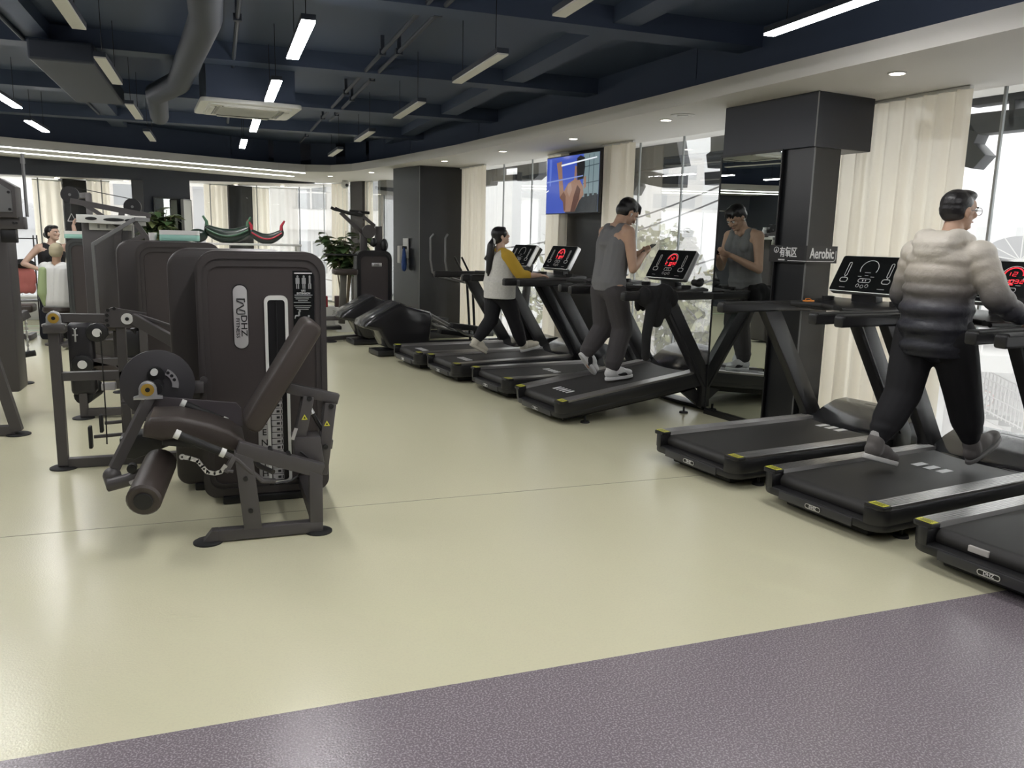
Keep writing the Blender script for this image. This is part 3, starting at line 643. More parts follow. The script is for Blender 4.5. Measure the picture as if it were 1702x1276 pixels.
    for x in (-.012, .012): line([(x, -.061), (x, -.049)], .004)
    for x, y, w in ((0, -.012, .03), (-.055, -.022, .03), (.055, -.022, .03), (-.17, -.118, .05), (.17, -.118, .06), (0, .012, .05)): line([(x-w/2, y), (x+w/2, y)], .0016)
    tag(B(q, 'console_markings', M_print, 0, con), kind='stuff')
    q = MB()
    def seg(cx, cy, w, h, segs):
        S7 = {'a': ((-1, 1), (1, 1)), 'b': ((1, 1), (1, 0)), 'c': ((1, 0), (1, -1)), 'd': ((-1, -1), (1, -1)), 'e': ((-1, 0), (-1, -1)), 'f': ((-1, 1), (-1, 0)), 'g': ((-1, 0), (1, 0))}
        for k in segs: (x0, y0), (x1, y1) = S7[k]; line([(cx+x0*w, cy+y0*h), (cx+x1*w, cy+y1*h)], .0020)
    line([(0.060*math.cos(a), 0.048+0.054*math.sin(a)) for a in [math.radians(0+180*k/14) for k in range(15)]], 0.0040)
    seg(0.006, .058, .012, .014, 'abged'); seg(-.026, .058, .003, .012, 'bc')
    for cx, sg_ in ((-.062, 'abged'), (-.022, 'bc'), (0.006, 'abcdef'), (.036, 'abcdg'), (.068, 'abged')): seg(cx, .006, .010, .012, sg_)
    line([(-.02, -.018), (.02, -.018)], .004)
    B(q, 'console_digits', M_red, 0, con)
    return r
TP = treadmill_proto()
DECK = ('base_frame', 'shade_block', 'rear_trim_panel', 'badge', 'running_belt', 'side_rail', 'rail_end_cap', 'warning_sticker', 'motor_hood', 'hood_badge')
TL = [(3.60, 2.04, 0, False, 'black treadmill nearest the camera, cut off by the picture edge', None),
      (3.60, 3.06, 0, True, 'black treadmill under the man in the puffer jacket', 1.05),
      (3.58, 4.11, 0, False, 'unoccupied black treadmill with an unlit display beside the column sign', 1.38),
      (3.50, 6.09, 7.3, True, 'steeply inclined black treadmill under the man in the grey tank top', 0.28),
      (3.55, 7.22, 0, False, 'unoccupied black treadmill between the man in the tank top and the ponytailed woman', 0.75),
      (3.46, 8.25, 1.2, True, 'black treadmill under the woman in the yellow-sleeved top', 0.30),
      (3.38, 9.18, 0, False, 'black treadmill farthest from the camera, beside the elliptical steppers', 0.22)]
belt_print = {}
for i, (u, v, inc, on, lab, pr) in enumerate(TL):
    t = TP if i == 0 else dup(TP, None)
    TL[i] = TL[i]+(t,)
for i, (u, v, inc, on, lab, pr, t) in enumerate(TL):
    t.location = W(u, v); t.rotation_euler = (0, 0, WA); tag(t, lab, 'treadmill', 'row of treadmills facing the windows')
    for ch in list(t.children):
        nm = ch.name.split('.')[0]
        if inc and nm in DECK:
            piv = Matrix.Translation((0.05, 0, 0.045)); ch.matrix_local = piv @ Matrix.Rotation(-math.radians(inc), 4, 'Y') @ piv.inverted()
        sh_ = {3: -.18, 4: -.08, 5: -.06}.get(i, 0)
        if sh_ and nm in ('console', 'console_neck', 'cross_tray', 'cup_holder'): ch.matrix_local = Matrix.Translation((sh_, 0, 0)) @ ch.matrix_local
        if nm == 'console' and not on:
            for c2 in list(ch.children):
                if c2.name.startswith('console_digits'): bpy.data.objects.remove(c2)
    if i != 0 and pr:
        q = MB()
        for k, w in enumerate((.030, .022, .030, .022, .030) if i > 2 else (.05, .05, .05)):
            q.box((pr + (0 if i > 2 else 0), (.12-k*(.055 if i > 2 else .085))*(1), 0.1978), (0.085 if i > 2 else .11, w, 0.0012), 0, None)
        o = q.build('belt_print', M_print, t, 0, True)
        if inc: piv = Matrix.Translation((0.05, 0, 0.045)); o.matrix_local = piv @ Matrix.Rotation(-math.radians(inc), 4, 'Y') @ piv.inverted()
    elif i == 0:
        q = MB(); q.box((0.058, .10, 0.1585), (0.05, .10, 0.03), 0.003); o = q.build('belt_patch', mat('pale_belt_patch', (0.5, 0.48, 0.45), 0.6), t, 0, True)
    if inc > 3:     # prop legs under the raised front
        for s in (-1, 1):
            q = MB(); q.prism([(1.30, .20), (1.45, .23), (1.64, .02), (1.56, .02)], s*.34, s*.39, 'y'); q.build('prop_leg', M_black, t, 0, True)
        q = MB(); q.box((1.66, 0, 0.022), (0.16, 0.86, 0.03), 0.006); q.build('front_foot_bar', M_black, t, 35, True)

# things lying on the treadmills
tg = Matrix.Translation(W(3.58, 4.11)) @ rotz_m(WA)
q = MB(); q.box((0, 0, 0.006), (0.075, 0.05, 0.012), 0.004); q.tube([(0.03, 0, .012), (0.02, .01, .022), (-.02, .01, .022), (-.03, 0, .012)], .003, 6)
o = q.build('safety_key', mat('orange_plastic', (0.75, 0.25, 0.03), 0.4)); o.matrix_world = tg @ Matrix.Translation((1.12, .13, 1.152)); tag(o, 'small orange safety clip on the bar of the unoccupied treadmill', 'clip')

# black jacket hung over the right handrail of the inclined treadmill
q = MB(); t4 = Matrix.Translation(W(3.50, 6.09)) @ rotz_m(WA)
for k in range(7): q.ell((0.99+0.06*k+random.uniform(-.02, .02), -.47, 1.09+random.uniform(-.03, .03)), (0.07, 0.085, 0.10))
for k in range(10): q.ell((1.02+random.uniform(0, .30), -.505+random.uniform(-.02, .02), 0.92+random.uniform(-.06, .12)), (0.075, 0.055, 0.09))
q.cap((1.03, -.52, 1.0), (0.98, -.52, .72), .055, .05); q.cap((0.98, -.52, .74), (0.985, -.52, .50), .05, .043)
for k in range(5): q.ell((1.0+0.07*k, -.36, 1.02), (.05, .03, .09))
q.cap((1.0, -.43, 1.155), (1.34, -.43, 1.16), .035, .04)
me = remesh(q, 0.012, 4)
o = link_mesh('jacket', me, mat('black_fleece', (0.006, 0.006, 0.007), 0.9, bump=0.4, bscale=60), smooth=180); o.matrix_world = t4 @ Matrix.Translation((.86, 0, 1.13)) @ Matrix.Diagonal((.78, 1, .88, 1)) @ Matrix.Translation((-1.12, 0, -1.13)); tag(o, 'black jacket hung over the handrail of the inclined treadmill', 'jacket')
q = MB(); q.ell((0, 0, .03), (.055, .04, .035)); q.ell((.04, .02, .045), (.035, .035, .03)); q.ell((-.04, .01, .035), (.03, .035, .03)); q.tube([(-.05, 0, .03), (-.03, -.03, .06), (.02, -.03, .07), (.06, 0, .04)], .008, 6)
o = q.build('earphone_case', M_blacksoft); o.matrix_world = t4 @ Matrix.Translation((1.43, -.36, 1.170)); tag(o, 'small black bundle lying on the tray of the inclined treadmill', 'bundle')
# ------------------------------------------------------------------ strength machines
def tower(root, x0, x1, yf, yb, zt, face=True, front=-1, m_shell=None):
    """selectorised weight tower shroud: rounded shell, rim, recessed face panel (front at yf)"""
    ms = m_shell or M_shell; d = 1 if yb > yf else -1; parts = []
    O = rrect(x0, x1, 0.035, zt, .115, 8, .075); I = rrect(x0+.045, x1-.045, 0.10, zt-.055, .085, 8, .06); I2 = rrect(x0+.062, x1-.062, 0.115, zt-.085, .07, 8, .05)
    q = MB(); q.prism(O, min(yf+.03*d, yb), max(yf+.03*d, yb), 'y', bev=0.018, seg=3); parts.append(q.build('shroud', ms, root))
    q = MB(); q.ring(O, I, min(yf, yf+.05*d), max(yf, yf+.05*d), 'y'); bmesh.ops.bevel(q.bm, geom=[e for e in q.bm.edges if len(e.link_faces) == 2 and e.calc_face_angle(0) > 1.2], offset=0.012, segments=2, affect='EDGES'); parts.append(q.build('rim', ms, root))
    q = MB(); q.ring(I, I2, min(yf+.010*d, yf+.04*d), max(yf+.010*d, yf+.04*d), 'y'); parts.append(q.build('inner_bevel', ms, root))
    q = MB(); q.prism(I2, min(yf+.022*d, yf+.04*d), max(yf+.022*d, yf+.04*d), 'y'); parts.append(q.build('face_panel', M_shellpanel, root, 0))
    q = MB(); q.box(((x0+x1)/2, (yf+yb)/2, 0.022), ((x1-x0)*.72, abs(yb-yf)*1.15, 0.044), 0.008); parts.append(q.build('base_plinth', M_black, root))
    return parts
def foot_disc(root, x, y, r=.065):
    q = MB(); q.lathe([(r, 0.0), (r, 0.008), (r*.85, 0.014), (0, 0.014)], 24, c=(x, y, 0)); return q.build('foot_disc', M_blacksoft, root)
def bearing(root, x, y, z, r=.036):
    q = MB(); P = [(x-.07, z-.052), (x+.07, z-.052), (x+.07, z-.038), (x+.045, z-.03)] + [(x+1.22*r*math.cos(a), z+1.22*r*math.sin(a)) for a in [math.radians(-10+200*k/10) for k in range(11)]] + [(x-.045, z-.03), (x-.07, z-.038)]
    q.prism(P, y-.018, y+.018, 'y', bev=.003); b = q.build('bearing_block', M_silver, root)
    q = MB(); q.ring([(x+r*.9*math.cos(2*PI*k/20), z+r*.9*math.sin(2*PI*k/20)) for k in range(20)], [(x+r*.35*math.cos(2*PI*k/20), z+r*.35*math.sin(2*PI*k/20)) for k in range(20)], y-.023, y-.016, 'y'); q.build('brass_ring', M_gold, b)
    q = MB(); q.cyl((x, y-.025, z), (x, y+.02, z), r*.33, n=12); q.build('shaft', M_black, b); return b
def bolt(root, x, y, z, r=.012):
    q = MB(); q.cyl((x, y-.008, z), (x, y+.004, z), r, n=10); q.cyl((x, y-.010, z), (x, y-.004, z), r*.55, n=6); return q.build('bolt', M_black, root)

# --- nearest machine: leg extension
ROOT = thing('leg_extension_machine', (0.2, 4.5, 0), 0, 'nearest weight machine, leg extension with brown padded seat and backrest', 'exercise machine')
tower(ROOT, -.128, .578, 4.765, 5.02, 1.452)
YF = 4.787
q = MB(); q.prism(rrect(.066, .142, .905, 1.262, .037), YF-.006, YF+.004, 'y', bev=.002); lp = q.build('logo_plate', M_plate, ROOT)
q = MB(); q.prism(rrect(.062, .146, .901, 1.270, .041), YF-.003, YF+.004, 'y'); q.build('logo_recess', M_black, ROOT, 0)
q = MB(); B_ = basis((.0, YF-.0075, 0), (0, 0, -1), (1, 0, 0))     # text runs downwards
q.add_mesh(text_mesh('DHZ', .046, .0008), basis((.120, YF-.0075, 1.035), (0, 0, -1), (1, 0, 0)) @ Matrix.Diagonal((1.25, 1, 1, 1)))
q.add_mesh(text_mesh('FITNESS', .026, .0008), basis((.087, YF-.0075, 1.022), (0, 0, -1), (1, 0, 0)) @ Matrix.Diagonal((1.25, 1, 1, 1)))
q.build('lettering', M_black, lp, 0)
q = MB(); T = lambda a, b_: (a, YF-.0085, b_)
q.tube([T(.128, 1.168), T(.128, 1.185), T(.085, 1.186), T(.086, 1.176), T(.118, 1.160), T(.122, 1.150), T(.085, 1.128), T(.084, 1.108), T(.090, 1.102), T(.128, 1.103), T(.127, 1.118), T(.098, 1.128)], .0042, 6); q.build('emblem', M_black, lp)
# weight stack window
q = MB(); q.ring(rrect(.232, .362, .095, 1.205, .035), rrect(.249, .345, .115, 1.180, .018), YF-.016, YF+.006, 'y'); q.build('window_frame', M_offwhite, ROOT, 30)
q = MB(); q.box((.297, YF-.0005, .65), (.10, .006, 1.07)); q.build('window_recess', mat('stack_dark', (0.004, 0.004, 0.005), 0.4), ROOT, 0)
for k in range(14):
    q = MB(); q.box((.286, YF-.004, .135+.036*k), (.062, .012, .032), .002); pl = q.build('weight_plate', M_plate, ROOT)
    q = MB(); q.box((.292, YF-.0105, .135+.036*k), (.018, .001, .014)); q.box((.311, YF-.0105, .135+.036*k), (.006, .001, .02)); q.build('plate_number', M_black, pl, 0)
q = MB(); q.tube([(.297, YF-.008, .64), (.297, YF-.008, 1.17)], .004, 6); q.build('guide_cable', M_black, ROOT)
q = MB(); q.box((.212, YF-.006, .37), (.068, .012, .52), .003); sp = q.build('letter_strip', M_plate, ROOT)
for k, ch in enumerate('STRENGTH'): q = MB(); q.add_mesh(text_mesh(ch, .052, .0008), basis((.212, YF-.0128, .595-.062*k), (1, 0, 0), (0, 0, 1))); q.build('letter', M_black, sp, 0)
# instruction placard
q = MB(); q.box((.452, YF-.002, 1.135), (.118, .004, .42)); pc = q.build('instruction_placard', M_screen, ROOT, 0)
q = MB(); q.add_mesh(text_mesh('LEG', .014, .0004), basis((.452, YF-.0048, 1.232), (1, 0, 0), (0, 0, 1))); q.add_mesh(text_mesh('EXTENSION', .014, .0004), basis((.452, YF-.0048, 1.217), (1, 0, 0), (0, 0, 1)))
q.box((.452, YF-.0045, 1.332), (.10, .001, .006)); q.box((.452, YF-.0045, 1.207), (.10, .001, .002))
q.build('lettering', M_print, pc, 0)
q = MB()
for k in range(4): q.box((.448-.004*(k % 2), YF-.0045, 1.195-.010*k), (.094-.02*(k % 3), .001, .004))
for k in range(3): q.box((.446, YF-.0045, 1.145-.010*k), (.096-.015*k, .001, .004))
for cx in (.42, .455, .488):
    q.ell((cx, YF-.004, 1.312), (.006, .002, .008)); q.box((cx, YF-.0045, 1.288), (.022 if cx < .48 else .01, .001, .034)); q.box((cx-.005, YF-.0045, 1.258), (.006, .001, .03)); q.box((cx+.005, YF-.0045, 1.258), (.006, .001, .03))
for cx, cz in ((.425, 1.095), (.475, 1.065)):
    q.ell((cx+.004, YF-.004, cz+.02), (.006, .002, .007)); q.box((cx, YF-.0045, cz+.004), (.010, .001, .022)); q.bar((cx, YF-.0045, cz-.006), (cx-.02, YF-.0045, cz-.006), .001, .008); q.bar((cx-.02, YF-.0045, cz-.006), (cx-.024, YF-.0045, cz-.024), .001, .006)
for k in range(6):
    for j in range(2): q.box((.418+.034*j, YF-.0045, .985-.012*k), (.026, .001, .004))
tag(q.build('placard_print', M_greyprint, pc, 0), kind='stuff')
q = MB(); q.box((.452, YF-.0045, 1.025), (.112, .002, .010)); q.build('orange_bar', mat('orange_print', (.45, .22, .05), .5), pc, 0)
# frame
y0 = 4.16
q = MB(); q.bar((-.06, y0, .037), (.465, y0, .037), .062, .058, .004)
q.prism([(-.135, .004), (-.055, .004), (-.055, .066), (-.085, .066)], y0-.031, y0+.031, 'y'); q.build('base_beam', M_frame, ROOT)
foot_disc(ROOT, -.105, y0, .072); foot_disc(ROOT, .445, y0, .070)
q = MB(); q.prism([(.398, .062), (.466, .062), (.466, .318), (.40, .345)], y0-.032, y0+.032, 'y', bev=.004); q.build('rear_post', M_frame, ROOT)
q = MB(); q.bar((.468, y0, .335), (.05, y0, .485), .06, .075, .004, up=(0, 0, 1)); q.build('seat_rail', M_frame, ROOT)
q = MB(); q.prism([(.035, .47), (.125, .43), (.158, .060), (.070, .060)], y0-.034, y0+.034, 'y', bev=.003); q.build('front_post', M_frame, ROOT)
bolt(ROOT, .085, y0-.034, .33); bolt(ROOT, .105, y0-.034, .16)
q = MB(); q.bar((.11, y0, .10), (.11, 4.80, .10), .06, .06, .003); q.bar((.43, y0, .10), (.43, 4.80, .10), .06, .06, .003); q.build('cross_beam', M_frame, ROOT, 0)
for k, x in enumerate((.21, .30)):
    q = MB(); q.cyl((x, y0-.025, .455-.355*(x-.12)+.045), (x, y0+.025, .455-.355*(x-.12)+.045), .012, n=10); q.build('rail_knob', M_black, ROOT)
# seat
SEAT = [(-.385, .555), (-.378, .61), (-.345, .652), (-.22, .648), (-.08, .607), (.02, .565), (.085, .515), (.092, .458), (.03, .455), (-.10, .502), (-.22, .540), (-.30, .530)]
q = MB(); q.prism(SEAT, 4.20, 4.50, 'y', bev=.022, seg=3); q.build('seat_cushion', M_leather, ROOT, 50)
q = MB(); q.prism([(-.30, .545), (-.10, .52), (.06, .47), (.06, .43), (-.12, .47), (-.30, .50)], 4.24, 4.46, 'y', bev=.004); q.build('seat_base', M_black, ROOT)
# side handles
for yy, dz, dx in ((4.135, 0, 0), (4.535, .072, .015)):
    a, b_ = Vector((-.225+dx, yy, .578+dz)), Vector((-.02+dx, yy, .472+dz))
    q = MB(); q.tube([a, b_, (.05, yy, .430+dz), (.11, yy, .365), (.165, yy+(.02 if yy < 4.3 else -.1), .305), (.23, yy+(.03 if yy < 4.3 else -.2), .295)], .0145, 10); q.build('handle_tube', M_frame, ROOT)
    q = MB(); d = (b_-a).normalized(); q.cyl(a+d*.015, b_-d*.015, .0205, n=14); q.build('handle_grip', M_blacksoft, ROOT)
    for c in (a, b_): q = MB(); q.cyl(c-d*.010, c+d*.014, .0235, n=16); q.build('grip_collar', M_offwhite, ROOT)
# adjustment lever with holes
q = MB(); P = [(-.205, 4.11, .470), (-.17, 4.11, .460), (-.135, 4.11, .445), (-.115, 4.11, .415), (-.095, 4.11, .385), (-.06, 4.11, .374), (-.03, 4.11, .380), (-.008, 4.11, .41)]
for a, b_ in zip(P, P[1:]): q.bar(a, b_, .008, .020, ext=.004)
q.cyl((-.205, 4.105, .470), (-.205, 4.115, .470), .014, n=12); lv = q.build('adjust_lever', M_silver, ROOT, 0)
for (x, z) in ((-.205, .47), (-.127, .43), (-.108, .402), (-.086, .381), (-.06, .374), (-.035, .379)): q = MB(); q.cyl((x, 4.1045, z), (x, 4.112, z), .0055, n=8); q.build('lever_hole', M_black, lv)
q = MB(); q.bar((-.01, 4.115, .375), (.035, 4.13, .45), .02, .028, .003); q.cyl((.0, 4.11, .385), (.028, 4.11, .378), .008, n=8); q.build('lever_mount', M_frame, ROOT)
# backrest pad and its four bar link
ax = Vector((.34, 0, .52)).normalized(); nx = Vector((ax.z, 0, -ax.x))
q = MB(); a, b_ = Vector((.118, 0, .56)), Vector((.455, 0, 1.105)); c = (a+b_)/2; L = (b_-a).length
q.prism(rrect(-L/2, L/2, -.05, .05, .042, 5), 4.185, 4.485, 'y', bev=.02, seg=3, M=Matrix.Translation((c.x, 0, c.z)) @ Matrix.Rotation(-math.atan2(b_.z-a.z, b_.x-a.x), 4, 'Y')); q.build('backrest_cushion', M_leather, ROOT, 50)
q = MB(); q.bar((.31, 4.30, .76), (.575, 4.30, .685), .05, .055, .004, up=(0, 0, 1)); q.build('back_link', M_frame, ROOT)
q = MB(); q.bar((.345, 4.30, .47), (.54, 4.30, .44), .05, .05, .004); q.build('back_link', M_frame, ROOT)
for yy in (4.255, 4.345):
    q = MB(); q.bar((.418, yy, .715), (.362, yy, .465), .012, .058, .005); q.bar((.53, yy, .672), (.478, yy, .285), .012, .060, .005); q.build('link_plate', M_frame, ROOT)
for x, z in ((.418, .705), (.365, .475), (.53, .66), (.497, .44)): bolt(ROOT, x, 4.243, z, .014)
for x, z in ((.393, .605), (.508, .565)):
    q = MB(); q.prism([(x-.016, z-.013), (x+.016, z-.013), (x, z+.016)], 4.2472, 4.2488, 'y'); s_ = q.build('warning_sticker', M_yellow, ROOT, 0)
    q = MB(); q.prism([(x-.007, z-.007), (x+.006, z-.007), (x, z+.005)], 4.2464, 4.2474, 'y'); q.build('sticker_print', M_black, s_, 0)
q = MB(); q.cyl((.425, 4.30, .64), (.50, 4.30, .50), .012, n=10); q.build('gas_spring', M_black, ROOT)
q = MB(); q.cyl((.418, 4.30, .655), (.440, 4.30, .612), .014, n=10); q.build('spring_end', M_silver, ROOT)
q = MB(); q.prism([(.33, .50), (.47, .50), (.49, .33), (.34, .37)], 4.22, 4.38, 'y', bev=.006); q.build('back_carriage', M_frame, ROOT)
q = MB(); q.tube([(.365, 4.21, .43), (.40, 4.20, .40), (.385, 4.19, .335), (.31, 4.18, .285), (.20, 4.175, .275)], .006, 6); q.build('control_cable', M_black, ROOT)
q = MB(); q.bar((.325, 4.20, .50), (.345, 4.20, .56), .004, .018); q.build('adjust_tab', M_silver, ROOT, 0)
# swing arm, roller, cam disc
q = MB(); q.prism([(-.415, .695), (.06, .632), (.085, .60), (.09, .50), (-.34, .57), (-.42, .60)], 4.575, 4.595, 'y', bev=.002); q.build('arm_plate', mat('mauve_grey_plate', (.070, .060, .066), .45), ROOT, 0)
bearing(ROOT, -.375, 4.53, .735, .036)
q = MB(); q.bar((-.365, 4.545, .70), (-.552, 4.475, .335), .045, .05, .003); q.build('swing_arm', M_frame, ROOT, 0)
q = MB(); q.ell((-.562, 4.465, .300), (.045, .042, .045)); q.tube([(-.55, 4.47, .335), (-.575, 4.46, .285), (-.57, 4.43, .262), (-.48, 4.42, .285), (-.40, 4.42, .325), (-.33, 4.42, .375)], .030, 12, radii=[.022, .032, .036, .034, .026, .022]); q.build('arm_elbow', M_frame, ROOT)
q = MB(); q.cyl((-.46, 4.385, .35), (-.46, 4.43, .35), .024, n=12); q.cyl((-.46, 4.38, .35), (-.46, 4.40, .35), .017, n=8); q.build('pivot_knob', M_black, ROOT)
q = MB(); q.bar((-.475, 4.40, .275), (-.43, 4.40, .29), .03, .02, .002); q.build('scale_tag', M_plate, ROOT, 0)
ra, rb = Vector((-.378, 4.00, .295)), Vector((-.325, 4.42, .368)); dd = (rb-ra).normalized()
q = MB(); n = 22; q.cyl(ra+dd*.012, rb-dd*.012, .080, n=n); q.cyl(ra, ra+dd*.012, .070, .080, n=n, cap=True); q.cyl(rb-dd*.012, rb, .080, .070, n=n); q.build('shin_roller', M_leather, ROOT)
q = MB(); q.cyl(ra-dd*.010, ra+dd*.01, .042, .046, n=18); q.build('roller_cap', M_blacksoft, ROOT)
cx, cz, yy = -.335, .735, 4.665
q = MB(); P = [(cx+.188*math.cos(2*PI*k/48), cz+.188*math.sin(2*PI*k/48)) for k in range(48)]; q.prism(P, yy-.008, yy+.008, 'y', bev=.003); cd = q.build('cam_disc', mat('dark_slate_disc', (.040, .038, .042), .5), ROOT, 30)
q = MB(); A0 = [math.radians(-12+75*k/10) for k in range(11)]
q.prism([(cx+.01+.095*math.cos(a), cz+.095*math.sin(a)) for a in A0]+[(cx+.01+.062*math.cos(a), cz+.062*math.sin(a)) for a in A0[::-1]], yy-.025, yy-.010, 'y'); ar = q.build('selector_arc', M_silver, ROOT, 0)
for a in (20, 38, 56): q = MB(); x, z = cx+.01+.079*math.cos(math.radians(a)), cz+.079*math.sin(math.radians(a)); q.cyl((x, yy-.027, z), (x, yy-.02, z), .009, n=10); q.build('selector_hole', M_black, ar)
q = MB(); q.cyl((cx, 4.53, cz), (cx, 4.80, cz), .032, n=16); q.cyl((cx-.005, yy-.03, cz+.055), (cx-.005, yy-.01, cz+.055), .045, n=14); q.build('cam_shaft', M_black, ROOT)
q = MB(); q.cyl((cx-.012, 4.60, cz+.075), (cx-.012, 4.66, cz+.075), .018, n=14); q.build('selector_pin', M_offwhite, ROOT)
q = MB(); q.bar((-.13, 4.78, .70), (-.13, 4.70, .70), .05, .06, .004); q.cyl((-.105, 4.745, .735), (-.105, 4.77, .735), .02, n=12); q.build('tower_bracket', M_frame, ROOT)

# --- second machine, just behind: glute press frame reaching to the left
R2 = thing('cable_leg_machine', (-.2, 5.5, 0), 0, 'second weight machine, tall open frame with bearing on a post and swing arm', 'exercise machine')
tower(R2, -.285, .42, 5.34, 5.08, 1.455)
Y = 5.80
q = MB(); q.bar((-1.01, Y, .02), (-1.01, Y, .90), .062, .062, .004, up=(0, 1, 0)); q.build('outer_post', M_frame, R2, 0)
q = MB(); q.box((-1.0, Y, .925), (.125, .11, .055), .005); q.build('post_head', M_frame, R2)
bearing(R2, -1.0, Y-.02, .992, .036)
foot_disc(R2, -1.01, Y, .085)
q = MB(); q.bar((-.98, Y, .035), (-.05, Y, .035), .06, .062, .003); q.bar((-.98, Y, .612), (-.30, Y, .612), .055, .055, .003); q.bar((-.62, Y, .04), (-.62, Y, .94), .055, .055, .003, up=(0, 1, 0)); q.bar((-.98, Y, .992), (-.70, Y, .985), .055, .055, .004); q.build('frame', M_frame, R2, 0)
q = MB(); q.bar((-.15, 5.30, .035), (-.15, Y, .035), .06, .06); q.build('frame_link', M_frame, R2, 0)
q = MB(); P = [(-.70, .93), (-.715, .985), (-.70, 1.04), (-.66, 1.06), (-.46, 1.02), (-.50, .925)]; q.prism(P, Y-.045, Y-.03, 'y', bev=.002); qp = q.build('quadrant_plate', M_frame, R2, 0)
for x, z in ((-.697, 1.045), (-.704, 1.012), (-.706, .98), (-.702, .948), (-.66, 1.055)): q = MB(); q.cyl((x+.012, Y-.048, z-.004), (x+.012, Y-.04, z-.004), .011, n=10); q.build('plate_hole', M_black, qp)
q = MB(); q.cyl((-.575, Y-.06, .985), (-.575, Y-.03, .985), .036, n=20); hb = q.build('hub', M_offwhite, R2)
q = MB(); q.cyl((-.575, Y-.064, .985), (-.575, Y-.05, .985), .012, n=12); q.build('hub_bolt', M_black, hb)
q = MB(); q.bar((-.54, Y-.04, .985), (-.285, Y-.3, .86), .03, .075, .004); q.build('swing_arm', M_frame, R2, 0)
q = MB(); q.bar((-.52, Y-.03, 1.01), (-.285, Y-.26, .95), .02, .02, .003); q.build('swing_link', M_frame, R2, 0)
q = MB(); q.tube([(-.735, Y-.06, .90), (-.735, Y-.06, .36), (-.74, Y-.06, .16)], .0045, 6); q.build('cable', M_black, R2)
q = MB(); q.box((-.715, Y+.01, .535), (.085, .06, .045), .004); q.build('pale_clamp', M_plate, R2)
for x, z, w in ((-.845, .195, .15), (-.775, .285, .12)):
    q = MB(); q.cyl((x+.02, Y+.02, z), (x+.28, Y+.02, z+.012), .012, n=10); q.build('peg', M_frame, R2)
    q = MB(); q.box((x, Y+.02, z), (.022, .055, w), .006); q.build('peg_plate', M_blacksoft, R2)
q = MB(); q.prism([(-.64, .12), (-.56, .10), (-.28, .20), (-.28, .28), (-.56, .26), (-.64, .24)], Y-.28, Y-.10, 'y', bev=.01); q.build('foot_platform', M_black, R2)
q = MB(); q.bar((-.60, Y-.16, .45), (-.585, Y-.16, .10), .05, .06, .003, up=(0, 1, 0)); q.bar((-.60, Y-.16, .44), (-.52, Y-.05, .60), .05, .05, .003); q.build('inner_post', M_frame, R2, 0)
q = MB(); q.cyl((-.46, 5.70, .60), (-.46, 5.66, .60), .06, n=16); q.build('pivot_cap', M_black, R2)

# --- third machine with pads and pulley covers
R3 = thing('hip_machine', (-.9, 7.5, 0), 0, 'third weight machine, black upright pad with round white-capped pivots', 'exercise machine')
tower(R3, -.665, .02, 7.55, 7.82, 1.46)
Y = 7.36
q = MB(); q.bar((-1.10, Y, .02), (-1.10, Y, .48), .06, .06, .004, up=(0, 1, 0)); q.bar((-1.08, Y, .05), (-.45, Y, .05), .06, .06, .003); q.bar((-1.15, Y, .47), (-.60, Y, .47), .06, .06, .003); q.bar((-.60, Y, .05), (-.60, 7.60, .05), .06, .06); q.bar((-.62, Y, .05), (-.62, Y, .78), .06, .06, .003, up=(0, 1, 0)); q.build('frame', M_frame, R3, 0)
foot_disc(R3, -1.11, Y, .085)
q = MB(); q.box((-1.09, Y+.04, .50), (.19, .16, .60), .04, seg=3); q.build('chest_pad', mat('black_vinyl', (.014, .013, .016), .4), R3, 50)
q = MB(); q.cyl((-1.10, Y, .19), (-1.05, Y+.3, .20), .075, n=16); q.build('ankle_roller', M_blacksoft, R3)
for x, z in ((-.96, .722), (-1.082, .462)):
    q = MB(); q.prism([(x+.085*math.cos(2*PI*k/10+.3), z+.08*math.sin(2*PI*k/10+.3)) for k in range(10)], Y-.07, Y-.01, 'y', bev=.006); pv = q.build('pivot_cover', M_black, R3)
    q = MB(); q.cyl((x, Y-.078, z), (x, Y-.06, z), .034, .036, n=20); q.build('pivot_cap', M_offwhite, pv)
q = MB(); q.tube([(-1.135, Y-.06, .76), (-1.12, Y-.065, .745), (-1.105, Y-.06, .76)], .005, 6); q.tube([(-1.12, Y-.065, .745), (-1.12, Y-.065, .65)], .008, 6); q.box((-1.12, Y-.065, .705), (.04, .008, .010)); q.build('pin_handle', M_silver, R3)
q = MB(); q.prism([(-1.02, .50), (-.84, .45), (-.80, .38), (-.84, .36), (-1.02, .42)], Y-.03, Y+.28, 'y', bev=.015); q.build('thigh_pad', M_leather, R3, 50)
q = MB(); q.box((-.70, Y+.06, .60), (.16, .12, .25), .01); q.bar((-.70, Y, .72), (-.56, Y+.15, .80), .04, .05, .003); q.build('arm_carriage', M_black, R3)

# --- fourth tower, back to back with the third
R4 = thing('weight_tower', (-.55, 8.05, 0), 0, 'dark weight tower standing back to back behind the third machine', 'exercise machine')
tower(R4, -.862, -.17, 8.28, 8.02, 1.465)
q = MB(); q.bar((-.95, 8.5, .04), (-.2, 8.5, .04), .06, .06, .003); q.bar((-.95, 8.5, .04), (-.95, 8.5, .60), .06, .06, .003, up=(0, 1, 0)); q.bar((-.55, 8.25, .04), (-.55, 8.55, .04), .06, .06, .003); q.build('frame', M_frame, R4, 0)
q = MB(); q.box((-.95, 8.5, .66), (.3, .3, .09), .03, seg=3); q.build('seat_cushion', M_leather, R4, 50)
foot_disc(R4, -.95, 8.5)
q = MB(); q.box((-.85, 8.02-.012, .80), (.06, .02, .02)); q.cyl((-.60, 8.012, .86), (-.60, 8.03, .86), .015, n=10); q.build('back_fitting', M_black, R4)
